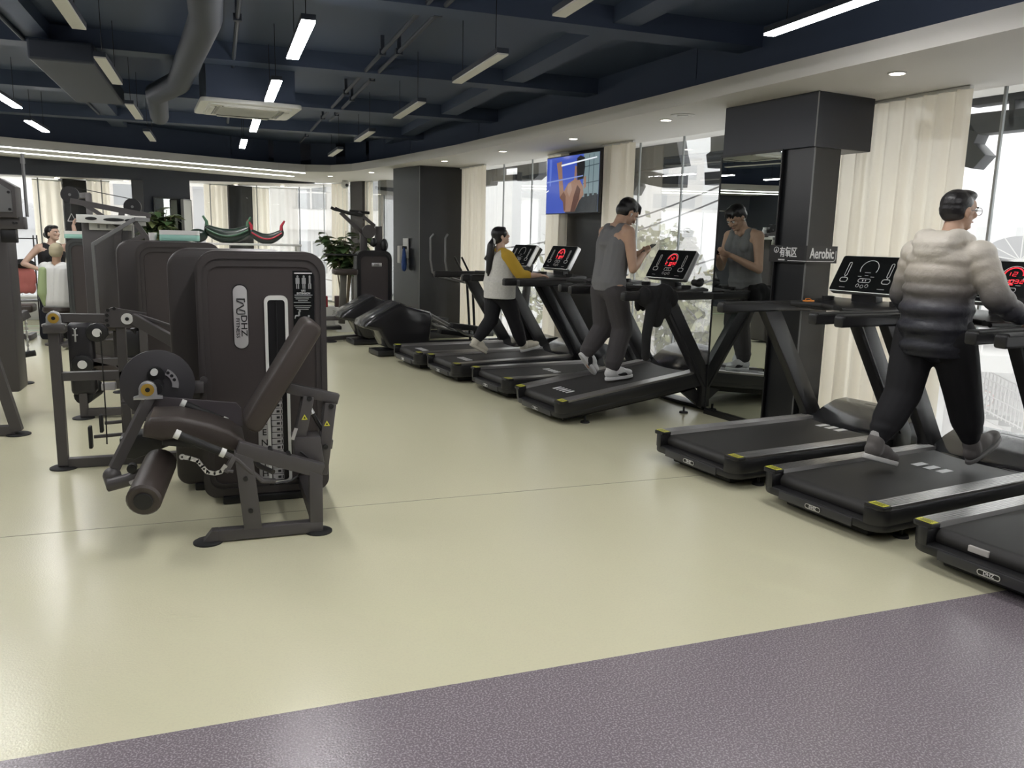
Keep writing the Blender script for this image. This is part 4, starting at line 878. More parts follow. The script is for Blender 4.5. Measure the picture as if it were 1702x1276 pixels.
for i_, (x, z) in enumerate(((-.62, .88), (-.60, .79))):
    q = MB(); q.box((x, 8.012, z), (.06, .016, .035), .004); q.build('back_vent', M_black, R4)

# --- lat pulldown: grey cabinet with white tray, boom with pulleys and a cable
R5 = thing('pulldown_machine', (-1.0, 9.4, 0), 0, 'tall grey pulldown machine with white tray top, slanted boom and round pulleys', 'exercise machine')
q = MB(); q.box((-1.09, 9.62, .84), (.47, .30, 1.62), .03, seg=3); q.build('cabinet', M_frame, R5)
q = MB(); P = rrect(-1.34, -.70, 9.34, 9.78, .05); q.prism(P, 1.645, 1.70, 'z', bev=.008); tr = q.build('tray', M_offwhite, R5)
for x in (-1.20, -.85): q = MB(); q.cyl((x, 9.52, 1.698), (x, 9.52, 1.703), .055, n=20); q.build('cup_recess', M_black, tr)
q = MB(); q.box((-1.02, 9.58, 1.701), (.16, .25, .004)); q.build('tray_slot', M_black, tr, 0)
q = MB(); q.box((-1.05, 9.46, 1.585), (.40, .02, .075), .004); q.build('label_panel', M_offwhite, R5)
q = MB(); q.box((-1.16, 9.448, 1.585), (.02, .004, .04)); q.box((-1.08, 9.448, 1.585), (.02, .004, .04)); q.build('label_print', M_greyprint, R5, 0)
q = MB(); q.bar((-1.40, 9.42, 1.835), (-.66, 9.45, 1.705), .06, .055, .004); q.build('boom', M_frame, R5, 0)
q = MB(); q.bar((-1.27, 9.42, 1.80), (-.98, 9.42, 1.60), .045, .04, .003); q.bar((-.98, 9.42, 1.45), (-.93, 9.44, 1.745), .055, .06, .003, up=(0, 1, 0)); q.bar((-.98, 9.42, 1.05), (-.98, 9.42, 1.50), .07, .07, .003, up=(0, 1, 0)); q.build('boom_brace', M_frame, R5, 0)
q = MB(); q.bar((-1.20, 9.25, 1.40), (-.80, 9.25, 1.665), .03, .04, .003); q.bar((-1.20, 9.25, 1.41), (-1.19, 9.25, .52), .03, .035, .003, up=(0, 1, 0)); q.bar((-.80, 9.25, 1.665), (-.66, 9.30, 1.66), .03, .04, .003); q.build('bent_rail', M_grey, R5, 0)
q = MB(); q.bar((-.80, 9.28, 1.64), (-.62, 9.28, 1.36), .04, .05, .003); q.bar((-1.00, 9.28, 1.36), (-.72, 9.28, 1.50), .05, .05, .003); q.build('lever_arm', M_frame, R5, 0)
for x, z, r_ in ((-1.405, 1.895, .085), (-.83, 1.795, .085)):
    q = MB(); q.cyl((x, 9.44, z), (x, 9.50, z), r_, n=24); pu = q.build('pulley_cover', M_black, R5, 30)
    q = MB(); q.cyl((x, 9.432, z), (x, 9.44, z), .014, n=10); q.build('pulley_bolt', M_grey, pu)
q = MB(); q.tube([(-1.40, 9.44, 1.975), (-.84, 9.44, 1.875)], .004, 6); q.build('cable', M_black, R5)
q = MB(); q.prism([(-1.345, 1.62), (-.70, 1.60), (-.70, 1.675), (-1.345, 1.70)], 9.325, 9.345, 'y', bev=.003); tf = q.build('tray_front', M_offwhite, R5)
for x, w_ in ((-1.21, .055), (-1.0, .10), (-.85, .05)): q = MB(); q.prism([(x+w_*math.cos(2*PI*k/16), 1.665-.03*(x+1.345)+.017*math.sin(2*PI*k/16)) for k in range(16)], 9.321, 9.327, 'y'); q.build('cup_hole', M_black, tf, 0)
q = MB(); q.box((-.88, 9.2, 1.12), (.10, .08, .13), .01); q.cyl((-.80, 9.18, 1.12), (-.76, 9.18, 1.12), .03, n=12); q.build('carriage', M_black, R5)
q = MB(); q.tube([(-1.2, 9.2, .50), (-.90, 9.2, .50), (-.86, 9.2, .46), (-.90, 9.2, .43), (-1.2, 9.2, .43)], .02, 8); q.bar((-1.3, 9.2, .04), (-.6, 9.2, .04), .06, .06); q.bar((-1.0, 9.2, .04), (-1.0, 9.2, .47), .06, .06, up=(0, 1, 0)); q.bar((-1.0, 9.2, .04), (-1.0, 9.6, .04), .06, .06); q.build('thigh_bar', M_frame, R5)

# --- tower beside the woman
R6 = thing('weight_tower', (-1.72, 11.9, 0), 0, 'narrow grey weight tower with a white and green tray, beside the dark-dressed woman', 'exercise machine')
tower(R6, -1.86, -1.33, 11.85, 12.2, 1.43, m_shell=mat('smoky_shell', (.055, .058, .058), .3))
q = MB(); q.box((-1.70, 12.0, .06), (.5, .6, .05), .005); q.build('base_frame', M_frame, R6)
q = MB(); q.bar((-1.60, 12.25, .05), (-1.60, 12.25, 2.02), .07, .07, .004, up=(0, 1, 0)); q.bar((-1.60, 12.25, 2.0), (-1.93, 13.0, 2.0), .06, .07, .004); q.cyl((-1.93, 12.98, 1.96), (-1.90, 12.99, 1.96), .06, n=16); q.build('cable_mast', M_frame, R6)
q = MB(); q.tube([(-1.93, 13.0, 1.98), (-1.93, 13.0, 1.76)], .005, 6); q.build('cable', M_black, R6)
q = MB(); q.tube([(-1.98, 13.0, 1.66), (-1.93, 13.0, 1.765), (-1.88, 13.0, 1.66), (-1.98, 13.0, 1.66)], .008, 6); q.build('stirrup_handle', M_silver, R6)
def stack_tray(label, x, y, z, L, D, rz=0.0):
    t = thing('storage_tray', (x, y, z), rz, label, 'tray', 'white and green trays on the towers')
    q = MB(); q.prism(rrect(-L/2, L/2, -D/2, D/2, .03), 0.0, .055, 'z', bev=.006); q.build('green_base', mat('mint_plastic', (.28, .52, .44), .4), t, 35, True)
    q = MB(); q.ring(rrect(-L/2, L/2, -D/2, D/2, .03), rrect(-L/2+.02, L/2-.02, -D/2+.02, D/2-.02, .02), .055, .095, 'z'); q.build('white_rim', M_offwhite, t, 35, True); return t
stack_tray('white and green tray on the narrow tower beside the woman', -1.69, 12.0, 1.431, .36, .24)
stack_tray('white and green tray on the weight tower by the small dark plant', -.33, 8.15, 1.466, .34, .22)
q = MB(); q.lathe([(.035, 0), (.038, .09), (.03, .10), (.03, .13), (0, .13)], 16); o = q.build('cup', M_offwhite); o.location = (-.86, 9.62, 1.704); tag(o, 'small white cup on the tray of the pulldown machine', 'cup')
q = MB(); q.lathe([(.03, 0), (.038, .07), (.034, .07), (.028, .01), (0, .01)], 16); o = q.build('cup', M_offwhite); o.location = (-.56, 8.15, 1.466); tag(o, 'white cup at the end of the tray by the small plant', 'cup')

# --- cable station at the left edge
R7 = thing('cable_station', (-1.75, 7.0, 0), 0, 'grey cable station cut off by the left picture edge', 'exercise machine')
q = MB(); q.bar((-1.66, 6.87, .85), (-1.49, 6.87, .03), .075, .075, .004, up=(0, 1, 0)); q.bar((-2.3, 6.87, .04), (-1.5, 6.87, .04), .07, .07, .003); q.build('base_frame', M_frame, R7, 0)
foot_disc(R7, -1.485, 6.87, .085)
q = MB(); q.box((-1.74, 7.6, .95), (.34, .30, 1.45), .02); q.build('stack_housing', M_frame, R7)
q = MB(); q.prism([(-1.75, 1.62), (-1.36, 1.62), (-1.36, 1.84), (-1.46, 1.90), (-1.75, 1.99)], 6.80, 7.0, 'y', bev=.012); hd = q.build('head_housing', M_frame, R7)
q = MB(); q.prism([(-1.68, 1.66), (-1.385, 1.66), (-1.385, 1.81), (-1.46, 1.86), (-1.68, 1.92)], 6.79, 6.80, 'y'); q.build('head_panel', M_grey, hd, 0)
for x, z in ((-1.40, 1.80), (-1.40, 1.68)): bolt(hd, x, 6.79, z, .010)
q = MB(); q.bar((-1.56, 6.9, 1.58), (-1.325, 6.88, 1.585), .09, .09, .006); q.build('bracket_arm', M_frame, R7)
for x in (-1.375, -1.395): q = MB(); q.cyl((x, 6.83, 1.585), (x, 6.84, 1.585), .008, n=8); q.build('bracket_hole', M_black, R7)
q = MB(); q.box((-1.44, 6.9, 1.49), (.10, .08, .10), .006); q.build('guide_block', M_black, R7)
q = MB(); q.tube([(-1.31, 6.87, 1.63), (-1.31, 6.87, 2.08)], .011, 8); q.build('vertical_rod', M_grey, R7)
q = MB(); q.cyl((-1.31, 6.87, 2.01), (-1.31, 6.87, 2.05), .016, n=10); q.build('rod_collar', M_grey, R7)
R8 = thing('cable_column', (-2.0, 9.2, 0), 0, 'slim grey cable column with a bent arm and hanging chain, behind the cable station', 'exercise machine')
q = MB(); q.bar((-1.93, 9.2, .02), (-1.93, 9.2, .72), .08, .08, .004, up=(0, 1, 0)); q.bar((-2.2, 9.2, .04), (-1.93, 9.2, .04), .07, .07); q.build('column_post', M_frame, R8, 0)
q = MB(); q.bar((-2.1, 9.0, .62), (-1.97, 9.05, .62), .07, .08, .004); q.bar((-1.98, 9.05, .62), (-1.82, 9.2, .71), .07, .08, .004); q.build('bent_arm', M_frame, R8)
foot_disc(R8, -1.90, 9.2, .09)
for k in range(12): q = MB(); q.ell((-1.84, 9.2, .64-.028*k), (.014, .008, .018)) if k % 2 else q.ell((-1.84, 9.2, .64-.028*k), (.008, .014, .018)); q.build('chain_link', M_silver, R8)
q = MB(); q.cyl((-1.90, 9.2, .29), (-1.78, 9.2, .31), .03, n=12); q.build('grip', M_blacksoft, R8)
q = MB(); q.box((-2.05, 9.15, .5), (.22, .1, .7), .01); q.build('blue_label', mat('dark_blue_label', (.02, .02, .10), .5), R8)
# ------------------------------------------------------------------ assisted dip machine, steppers, cross trainer
D1 = thing('dip_machine', (2.2, 12.3, 0), 0, 'black assisted dip machine with raised forked handles beside the plant', 'exercise machine')
tower(D1, 1.93, 2.46, 12.15, 12.5, 1.34, m_shell=M_black)
q = MB(); q.box((2.23, 12.168, 1.13), (.15, .012, .055), .004); pl = q.build('badge', M_silver, D1)
q = MB(); q.add_mesh(text_mesh('DHZ', .036, .0008), basis((2.23, 12.1612, 1.13), (1, 0, 0), (0, 0, 1))); q.build('lettering', M_black, pl, 0)
for x, h in ((2.07, 1.66), (2.30, 1.70)):
    q = MB(); q.bar((x, 12.4, 1.30), (x, 12.4, h), .10, .10, .005, up=(0, 1, 0)); q.build('upright', M_frame, D1)
q = MB(); q.bar((2.04, 12.35, 1.60), (1.72, 12.3, 1.885), .05, .05, .004); q.bar((2.24, 12.35, 1.70), (2.0, 12.4, 1.90), .05, .05, .004); q.build('arm', M_frame, D1)
q = MB(); q.cyl((2.14, 12.28, 1.62), (2.14, 12.36, 1.62), .10, n=20); q.build('pivot_disc', M_frame, D1)
for y_, x_ in ((12.2, 1.62), (12.36, 1.70)):
    q = MB(); q.tube([(2.05, y_+.15, 1.86), (1.85, y_+.05, 1.88), (x_, y_, 1.925), (x_-.05, y_, 1.95)], .022, 10); q.build('handle', M_blacksoft, D1)
q = MB(); q.tube([(1.90, 12.6, 1.92), (2.2, 12.6, 1.90)], .022, 8); q.build('handle', M_blacksoft, D1)
q = MB(); q.ell((2.36, 12.25, 1.42), (.06, .05, .10)); q.build('grip_ball', M_black, D1)
q = MB(); q.ell((2.20, 12.25, 1.46), (.05, .05, .07)); q.build('grip_ball', M_black, D1)
q = MB(); q.box((1.76, 12.2, 1.02), (.36, .26, .085), .03, seg=3); q.build('knee_pad', M_leather, D1, 50)
q = MB(); q.bar((1.70, 12.2, .25), (1.74, 12.2, 1.0), .09, .09, .006, up=(0, 1, 0)); q.build('knee_post', mat('olive_grey_post', (.09, .085, .07), .5), D1)
q = MB(); q.bar((1.45, 12.2, 1.27), (1.95, 12.2, 1.27), .05, .025, .004); q.build('top_bar', M_black, D1)
q = MB(); q.bar((1.35, 12.2, .33), (1.95, 12.2, .33), .10, .06, .005); q.bar((1.35, 12.0, .04), (1.95, 12.3, .04), .08, .06, .005); q.bar((1.42, 12.2, .04), (1.42, 12.2, .36), .07, .07, .004, up=(0, 1, 0)); q.build('step_frame', M_frame, D1)
q = MB(); q.box((1.52, 12.15, .20), (.32, .22, .05), .008); q.build('foot_step', M_black, D1)
foot_disc(D1, 1.50, 12.0, .10)

def stepper(label, x, y, first=None):
    if first is not None:
        t = dup(first, None, ('swing_pole', 'fixed_handle')); t.location = (x, y, 0); t['label'] = label; return t
    t = thing('elliptical_stepper', (x, y, 0), WA, label, 'exercise machine', 'black elliptical steppers by the pillar')
    q = MB(); P = [(-.30, .40), (-.28, .46), (.16, .695), (.22, .70), (.30, .665), (.62, .58), (.66, .50), (.60, .10), (.12, .08), (.02, .12), (-.10, .34), (-.28, .38)]
    q.prism(P, -.22, .22, 'y', bev=.05, seg=3); q.build('shroud', M_hood, t, 40, True)
    q = MB(); q.prism([(-.31, .41), (-.285, .475), (.16, .71), (.20, .712), (.20, .69), (.16, .68), (-.27, .45), (-.28, .40)], -.20, .20, 'y', bev=.01); q.build('top_cover', mat('charcoal_gloss', (.05, .05, .052), .2), t, 40, True)
    q = MB(); q.box((.20, 0, .045), (.62, .40, .07), .008); q.build('base_plate', M_black, t, 35, True)
    for s in (-1, 1):
        q = MB(); q.tube([(.60, s*.16, .56), (1.15, s*.16, .26), (1.5, s*.16, .16)], .018, 8); q.build('link_arm', M_grey, t, 35, True)
        q = MB(); q.box((1.12, s*.18, .30-.06*s), (.42, .16, .07), .012, Matrix.Translation((1.12, 0, .3)) @ Matrix.Rotation(.14, 4, 'Y') @ Matrix.Translation((-1.12, 0, -.3))); q.build('pedal', M_blacksoft, t, 35, True)
        q = MB(); q.bar((.65, s*.12, .10), (2.15, s*.12, .10), .08, .10, .01); q.build('rail', M_black, t, 35, True)
        q = MB(); q.tube([(.84, s*.24, 1.60), (.80, s*.26, 1.55), (.80, s*.26, 1.25), (.83, s*.26, 1.08), (.92, s*.24, 1.02), (1.28, s*.10, .94)], .015, 8); q.build('swing_pole', M_grey, t, 35, True)
        q = MB(); q.tube([(1.30, s*.10, .92), (1.20, s*.12, 1.12), (1.10, s*.12, 1.30)], .014, 8); q.tube([(1.28, s*.09, .95), (1.34, s*.08, .10)], .018, 8); q.build('fixed_handle', M_black, t, 35, True)
    q = MB(); q.bar((2.1, 0, .1), (2.22, 0, 1.22), .10, .07, .01, up=(0, 1, 0)); q.build('mast', M_black, t, 35, True)
    q = MB(); q.box((2.22, 0, 1.33), (.06, .42, .26), .014, Matrix.Translation((2.22, 0, 1.33)) @ Matrix.Rotation(.6, 4, 'Y') @ Matrix.Translation((-2.22, 0, -1.33))); q.build('console', M_black, t, 35, True)
    return t
s2 = stepper('black elliptical stepper closest to the farthest treadmill', 1.985, 10.55)
stepper('black elliptical stepper farther back beside the dip machine', 1.86, 11.75, s2)

# ------------------------------------------------------------------ plants
M_leaf = mat('glossy_green_leaf', (.060, .105, .040), .38, noise=.35, nscale=5)
M_leaf2 = mat('pale_green_leaf', (.16, .19, .075), .42, noise=.3, nscale=5)
M_stem = mat('plant_stem', (.13, .10, .06), .7)
def plant(label, x, y, z0, h, spread, nst, pot_m, leaf=.17, seed=1, nl=9, pot=True):
    rnd = random.Random(seed); t = thing('potted_plant', (x, y, z0), 0, label, 'plant')
    if pot:
        q = MB(); q.lathe([(.15, 0), (.20, .34), (.215, .36), (.195, .36), (.18, .31), (0, .31)], 20); q.build('pot', pot_m, t, 35, True)
    LM = []
    for kind in range(2):      # leaf blade: folded pointed ellipse, shared
        q = MB(); n = 6
        for i in range(n):
            a, b_ = i/n, (i+1)/n
            w = lambda s: .30*math.sin(PI*s**.8)*leaf
            zc = lambda s: -.25*leaf*s*s
            for sd in (-1, 1):
                q.poly3([(a*leaf, 0, zc(a)), (b_*leaf, 0, zc(b_)), (b_*leaf, sd*w(b_), zc(b_)+.10*w(b_)), (a*leaf, sd*w(a), zc(a)+.10*w(a))])
        bmesh.ops.remove_doubles(q.bm, verts=q.bm.verts, dist=1e-5); bmesh.ops.dissolve_degenerate(q.bm, edges=q.bm.edges, dist=1e-6)
        me = q.mesh('leaf'); me.materials.append([M_leaf, M_leaf2][kind]); LM.append(me)
    for s in range(nst):
        a = 2*PI*s/nst+rnd.uniform(-.3, .3); rr = spread*rnd.uniform(.35, 1.0); top = Vector((rr*math.cos(a), rr*math.sin(a), h*rnd.uniform(.72, 1.0)))
        p0 = Vector((.03*math.cos(a), .03*math.sin(a), .30 if pot else 0)); mid = (p0*.45+top*.55)+Vector((0, 0, .10*h)) - Vector((top.x, top.y, 0))*.25
        q = MB(); q.tube([p0, p0.lerp(mid, .5), mid, top], .010, 6, radii=[.014, .011, .008, .004]); q.build('stem', M_stem, t, 35, True)
        for k in range(nl):
            f = rnd.uniform(.45, 1.0); pos = mid.lerp(top, (f-.45)/.55); b = 2*PI*k/nl+rnd.uniform(-.4, .4)
            o = bpy.data.objects.new('leaf', LM[0 if rnd.random() < .7 else 1]); COL.objects.link(o); o.parent = t
            o.location = pos; o.rotation_euler = (rnd.uniform(-.3, .3), rnd.uniform(-.5, .55), b); sc_ = rnd.uniform(.7, 1.2); o.scale = (sc_, sc_, sc_)
    return t
plant('leafy green potted plant behind the dip machine, left of the pillar', 1.92, 13.35, 0, 1.66, .46, 16, mat('white_pot', (.6, .6, .58), .4), .21, 3, 19)
plant('small dark leafy plant behind the weight towers by the back mirror', -.84, 13.2, .40, 1.47, .24, 18, mat('grey_pot', (.3, .3, .3), .5), .18, 5, 20)
q = MB(); q.box((-.80, 13.2, .20), (.45, .45, .40), .01); tag(q.build('plant_stand', M_offwhite), 'white plinth under the small dark plant', 'stand')
q = MB(); q.box((1.72, 13.7, .19), (.6, .35, .38), .01); tag(q.build('low_cabinet', M_offwhite), 'low white cabinet behind the dip machine', 'cabinet')
q = MB(); q.box((1.60, 13.6, .47), (.14, .1, .18), .006); tag(q.build('storage_box', mat('red_card', (.30, .02, .03), .5)), 'small red box on the low white cabinet', 'box')
q = MB(); q.box((1.88, 13.62, .47), (.18, .1, .18), .006); tag(q.build('storage_box', mat('brown_card', (.06, .03, .025), .5)), 'dark brown box beside the red box on the cabinet', 'box')

# ------------------------------------------------------------------ power bags on a white storage shelf, between the towers and the back windows
SH = thing('storage_shelf', (.45, 13.0, 0), 0, 'long white storage shelf holding the power bags behind the towers', 'shelf')
q = MB(); q.box((.40, 13.0, 1.385), (1.6, .42, .03), .004); q.build('top_board', M_offwhite, SH)
for x in (-.35, 1.15): q = MB(); q.box((x, 13.0, .685), (.04, .40, 1.37)); q.build('side_board', M_offwhite, SH, 0)
for z in (.15, .65): q = MB(); q.box((.40, 13.0, z), (1.46, .38, .025)); q.build('shelf_board', M_offwhite, SH, 0)
def power_bag(label, x, z, L, R, c1, c2, flip=1, rz=0.0):
    t = thing('power_bag', (x, 13.0, z), rz, label, 'fitness bag', 'curved power bags on the shelf')
    pts = []; rad = []
    for k in range(15):
        s = k/14; a = math.radians(200+140*s); pts.append((L*.5*(2*s-1), 0, R+.16*(1-math.sin(PI*s))*.6)); rad.append(R*(.45+.55*math.sin(PI*min(1, max(0, .12+.76*s)))) if flip else R)
    q = MB(); q.tube(pts, R, 16, radii=[r_*.95 for r_ in rad]); q.ell(pts[0], (.04, rad[0]*.9, rad[0]*.9)); q.ell(pts[-1], (.04, rad[-1]*.9, rad[-1]*.9)); q.build('bag_body', c1, t, 60, True)
    for s, x_ in ((-1, pts[0][0]), (1, pts[-1][0])):
        q = MB(); z_ = pts[0][2]+rad[0]*.6; q.tube([(x_, 0, z_), (x_-s*.0, 0, z_+.07), (x_+s*.05, 0, z_+.15)], .016, 8, radii=[.03, .022, .014]); q.build('handle_strap', c2, t, 50, True)
    q = MB(); q.tube([(p_[0], -rad[i_]*.93, p_[2]-.0) for i_, p_ in enumerate(pts)], .012, 6); q.build('side_seam', c2, t, 50, True)
    return t
power_bag('dark green curved power bag with strap handles, left on the shelf', .14, 1.385, .58, .115, mat('dark_green_vinyl', (.010, .022, .014), .25), mat('green_strap', (.05, .13, .07), .5))
power_bag('red edged curved power bag, right on the shelf by the charcoal column', .70, 1.385, .44, .085, mat('black_green_vinyl', (.02, .028, .022), .3), mat('red_strap', (.42, .02, .04), .45))
q = MB(); q.ell((0, 0, .10), (.14, .13, .10), n=20); o = q.build('medicine_ball', mat('dark_green_ball', (.008, .02, .012), .3)); o.location = (-.28, 13.0, 1.40); tag(o, 'dark green ball at the left end of the white shelf', 'ball')
# mirror with plant reflection, leaning white panel
r = thing('wall_mirror', (-.93, 17.33, 0), math.radians(31.2), 'mirror on the navy back wall behind the small plant', 'mirror')
q = MB(); q.box((0, -.01, 1.15), (.46, .012, 2.05)); q.build('mirror_glass', M_mirror, r, 0, True)
q = MB(); q.ring([(-.25, .1), (.25, .1), (.25, 2.2), (-.25, 2.2)], [(-.225, .125), (.225, .125), (.225, 2.17), (-.225, 2.17)], -.025, .0, 'y'); q.build('mirror_frame', M_black, r, 0, True)
r = thing('white_board', (-.56, 17.42, 0), math.radians(70), 'tall narrow white board standing at the end of the navy wall', 'board')
q = MB(); q.prism(rrect(-.20, .20, .05, 2.17, .02), -.02, .02, 'y', bev=.004); q.build('panel', M_offwhite, r, 35, True)
q = MB(); q.ring(rrect(-.21, .21, .04, 2.18, .03), rrect(-.19, .19, .06, 2.16, .02), -.025, .025, 'y'); q.build('edge_frame', M_grey, r, 0, True)

# ------------------------------------------------------------------ far left: bench, rack, pink cloth
BN = thing('exercise_bench', (-2.95, 13.0, 0), 0, 'low black padded bench behind the cable station', 'bench')
q = MB(); q.box((-2.85, 13.0, .44), (.75, .34, .11), .03, seg=3); q.build('bench_pad', M_leather, BN, 50)
q = MB(); q.bar((-3.1, 13.0, .04), (-2.55, 13.0, .04), .07, .07); q.bar((-2.75, 13.0, .04), (-2.75, 13.0, .40), .07, .07, up=(0, 1, 0)); q.bar((-2.55, 12.8, .04), (-2.55, 13.2, .04), .07, .07); q.build('bench_frame', M_frame, BN, 0)
q = MB(); q.box((-3.3, 15.9, .2), (1.6, .35, .40), .01); tag(q.build('low_cabinet', M_offwhite), 'low white cabinet under the back window at the far left', 'cabinet')
RK = thing('storage_rack', (-2.75, 13.6, 0), 0, 'thin black wire rack with a pink cloth on it at the far left', 'rack')
q = MB()
for x in (-3.05, -2.52):
    for y_ in (13.5, 13.75): q.tube([(x, y_, 0), (x, y_, 1.45)], .010, 6)
q.build('rack_post', M_black, RK)
for z in (.5, .98, 1.40): q = MB(); q.box((-2.785, 13.62, z), (.55, .27, .015)); q.build('rack_shelf', M_black, RK, 0)
q = MB()
for k in range(6): q.ell((-2.80+.06*k-.08, 13.46, .86-.01*(k % 3)), (.07, .05, .16))
for k in range(4): q.ell((-2.78+.08*k-.04, 13.46, .70), (.06, .045, .10))
me = remesh(q, .014, 4); o = link_mesh('folded_cloth', me, mat('pink_cloth', (.62, .20, .17), .8), smooth=180); tag(o, 'pink cloth hanging from the wire rack beside the woman', 'cloth')
q = MB(); q.ell((-2.66, 13.46, 1.04), (.15, .12, .07)); tag(q.build('bag', M_blacksoft), 'small dark bag on the wire rack above the pink cloth', 'bag')
# ------------------------------------------------------------------ people
M_skin = mat('skin', (.46, .29, .20), .5, noise=.06, nscale=12)
M_skin_pale = mat('pale_skin', (.56, .38, .29), .5, noise=.06, nscale=12)
M_hair = mat('black_hair', (.010, .009, .010), .35, bump=.5, bscale=90)
M_lip = mat('lip', (.36, .13, .11), .5)
M_eyew = mat('eye_white', (.75, .73, .70), .3); M_iris = mat('dark_iris', (.015, .01, .008), .2)
V = Vector
def head_frame(c, fwd, up=(0, 0, 1)):
    f = V(fwd).normalized(); l = V(up).cross(f).normalized(); u = f.cross(l)
    return Matrix.Translation(V(c)) @ Matrix((f, l, u)).transposed().to_4x4()      # x forward, y left, z up
def head_prims(q, HM, s=1.0):
    R = HM.to_3x3().to_4x4(); P = lambda x, y, z: HM @ V((x*s, y*s, z*s)); E = lambda c, r: q.ell(P(*c), [k*s for k in r], R)
    E((-.008, 0, .030), (.098, .077, .093)); E((.018, 0, -.030), (.070, .062, .075)); E((.045, 0, -.072), (.040, .040, .034)); E((.055, 0, .045), (.040, .060, .045))
    q.cap(P(.090, 0, .018), P(.108, 0, -.016), .010*s, .014*s); E((.098, .012, -.020), (.010, .009, .008)); E((.098, -.012, -.020), (.010, .009, .008))
    E((.074, .036, -.012), (.022, .022, .02)); E((.074, -.036, -.012), (.022, .022, .02))
    E((.084, 0, .034), (.014, .050, .010)); E((.086, 0, -.048), (.014, .022, .010)); E((.082, 0, -.078), (.016, .018, .014))
    for sd in (-1, 1):
        E((-.006, sd*.078, -.008), (.018, .010, .032)); E((-.002, sd*.083, .004), (.012, .009, .02))
def face_parts(root, HM, s=1.0):
    P = lambda x, y, z: HM @ V((x*s, y*s, z*s)); R = HM.to_3x3().to_4x4()
    for sd in (-1, 1):
        q = MB(); q.ell(P(.087, sd*.032, .014), (.011*s, .016*s, .008*s), R, 12); e = q.build('eye', M_eyew, root, 60, True)
        q = MB(); q.ell(P(.096, sd*.032, .014), (.004*s, .007*s, .007*s), R, 10); q.build('iris', M_iris, e, 60, True)
        q = MB(); q.cap(P(.098, sd*.018, .032), P(.088, sd*.050, .033), .0045*s, .003*s, 8); q.build('eyebrow', M_hair, root, 60, True)
    q = MB(); q.ell(P(.0965, 0, -.050), (.005*s, .020*s, .0045*s), R, 12); q.build('mouth', M_lip, root, 60, True)
def hand_prims(q, w, d, n, side, s=1.0, curl=.5):
    """wrist w, finger direction d, palm normal n (palm faces n), thumb on side*(d x n)"""
    d = V(d).normalized(); n = (V(n)-d*V(n).dot(d)).normalized(); t = d.cross(n)*side; w = V(w)
    M = Matrix((d, t, n)).transposed().to_4x4(); q.ell(w+d*.045*s, (.050*s, .040*s, .017*s), M)
    for i, (off, ln) in enumerate(((.029, .070), (.010, .078), (-.010, .073), (-.028, .058))):
        p0 = w+d*.080*s+t*off*s; a = curl*.6; d1 = d*math.cos(a)+n*math.sin(a); p1 = p0+d1*ln*.5*s; a2 = curl*1.5; d2 = d*math.cos(a2)+n*math.sin(a2); p2 = p1+d2*ln*.5*s
        q.cap(w+d*.04*s+t*off*.8*s, p0, .011*s, .0105*s, 10); q.cap(p0, p1, .0105*s, .0095*s, 10); q.cap(p1, p2, .0095*s, .0085*s, 10)
    p0 = w+d*.022*s+t*.030*s; d1 = (d*.65+t*.65+n*.35).normalized(); p1 = p0+d1*.038*s; d2 = (d*.85+t*.2+n*.5).normalized(); q.cap(p0, p1, .014*s, .011*s, 10); q.cap(p1, p1+d2*.03*s, .011*s, .009*s, 10)
def limb(q, pts, rad):
    for i in range(len(pts)-1): q.cap(pts[i], pts[i+1], rad[i], rad[i+1])
def body_prims(q, J, HM, s=1.0, w=1.0):
    """skeleton J: pelvis, chest, neck, sh/el/wr/hip/kn/an/toe with _l _r"""
    head_prims(q, HM, s); hc = HM.translation; f = HM.to_3x3() @ V((1, 0, 0))
    pe, ch, ne = V(J['pelvis']), V(J['chest']), V(J['neck'])
    q.cap(ne-V((0, 0, .03)), hc-f*.018-(HM.to_3x3() @ V((0, 0, .055*s))), .060*s, .054*s)
    for sd in ('_l', '_r'):
        hp, kn, an, to = (V(J[k+sd]) for k in ('hip', 'kn', 'an', 'toe')); sh, el, wr = (V(J[k+sd]) for k in ('sh', 'el', 'wr'))
        q.cap(pe, hp, .105*s*w, .098*s*w); q.cap(ch, sh, .095*s*w, .058*s); q.cap(ne-V((0, 0, .02)), sh, .050*s, .055*s)
        up = pe+(hp-pe)*.55; uc = ch+(sh-ch)*.5; wa = up.lerp(uc, .5)
        q.cap(up, wa, .105*s*w, .095*s*w); q.cap(wa, uc, .095*s*w, .112*s*w)
        limb(q, [hp, hp.lerp(kn, .35), kn], [.088*s*w, .080*s*w, .052*s]); cf = kn.lerp(an, .32); bk = (kn-an).cross(V((0, 1, 0))).normalized()
        limb(q, [kn, cf-bk*.012*s*(1 if bk.x > 0 else -1), an], [.051*s, .055*s, .035*s])
        limb(q, [an, an.lerp(to, .55)-V((0, 0, .008*s))], [.035*s, .026*s])
        limb(q, [sh, sh.lerp(el, .4), el], [.056*s, .049*s, .038*s]); limb(q, [el, el.lerp(wr, .3), wr], [.038*s, .040*s, .026*s])
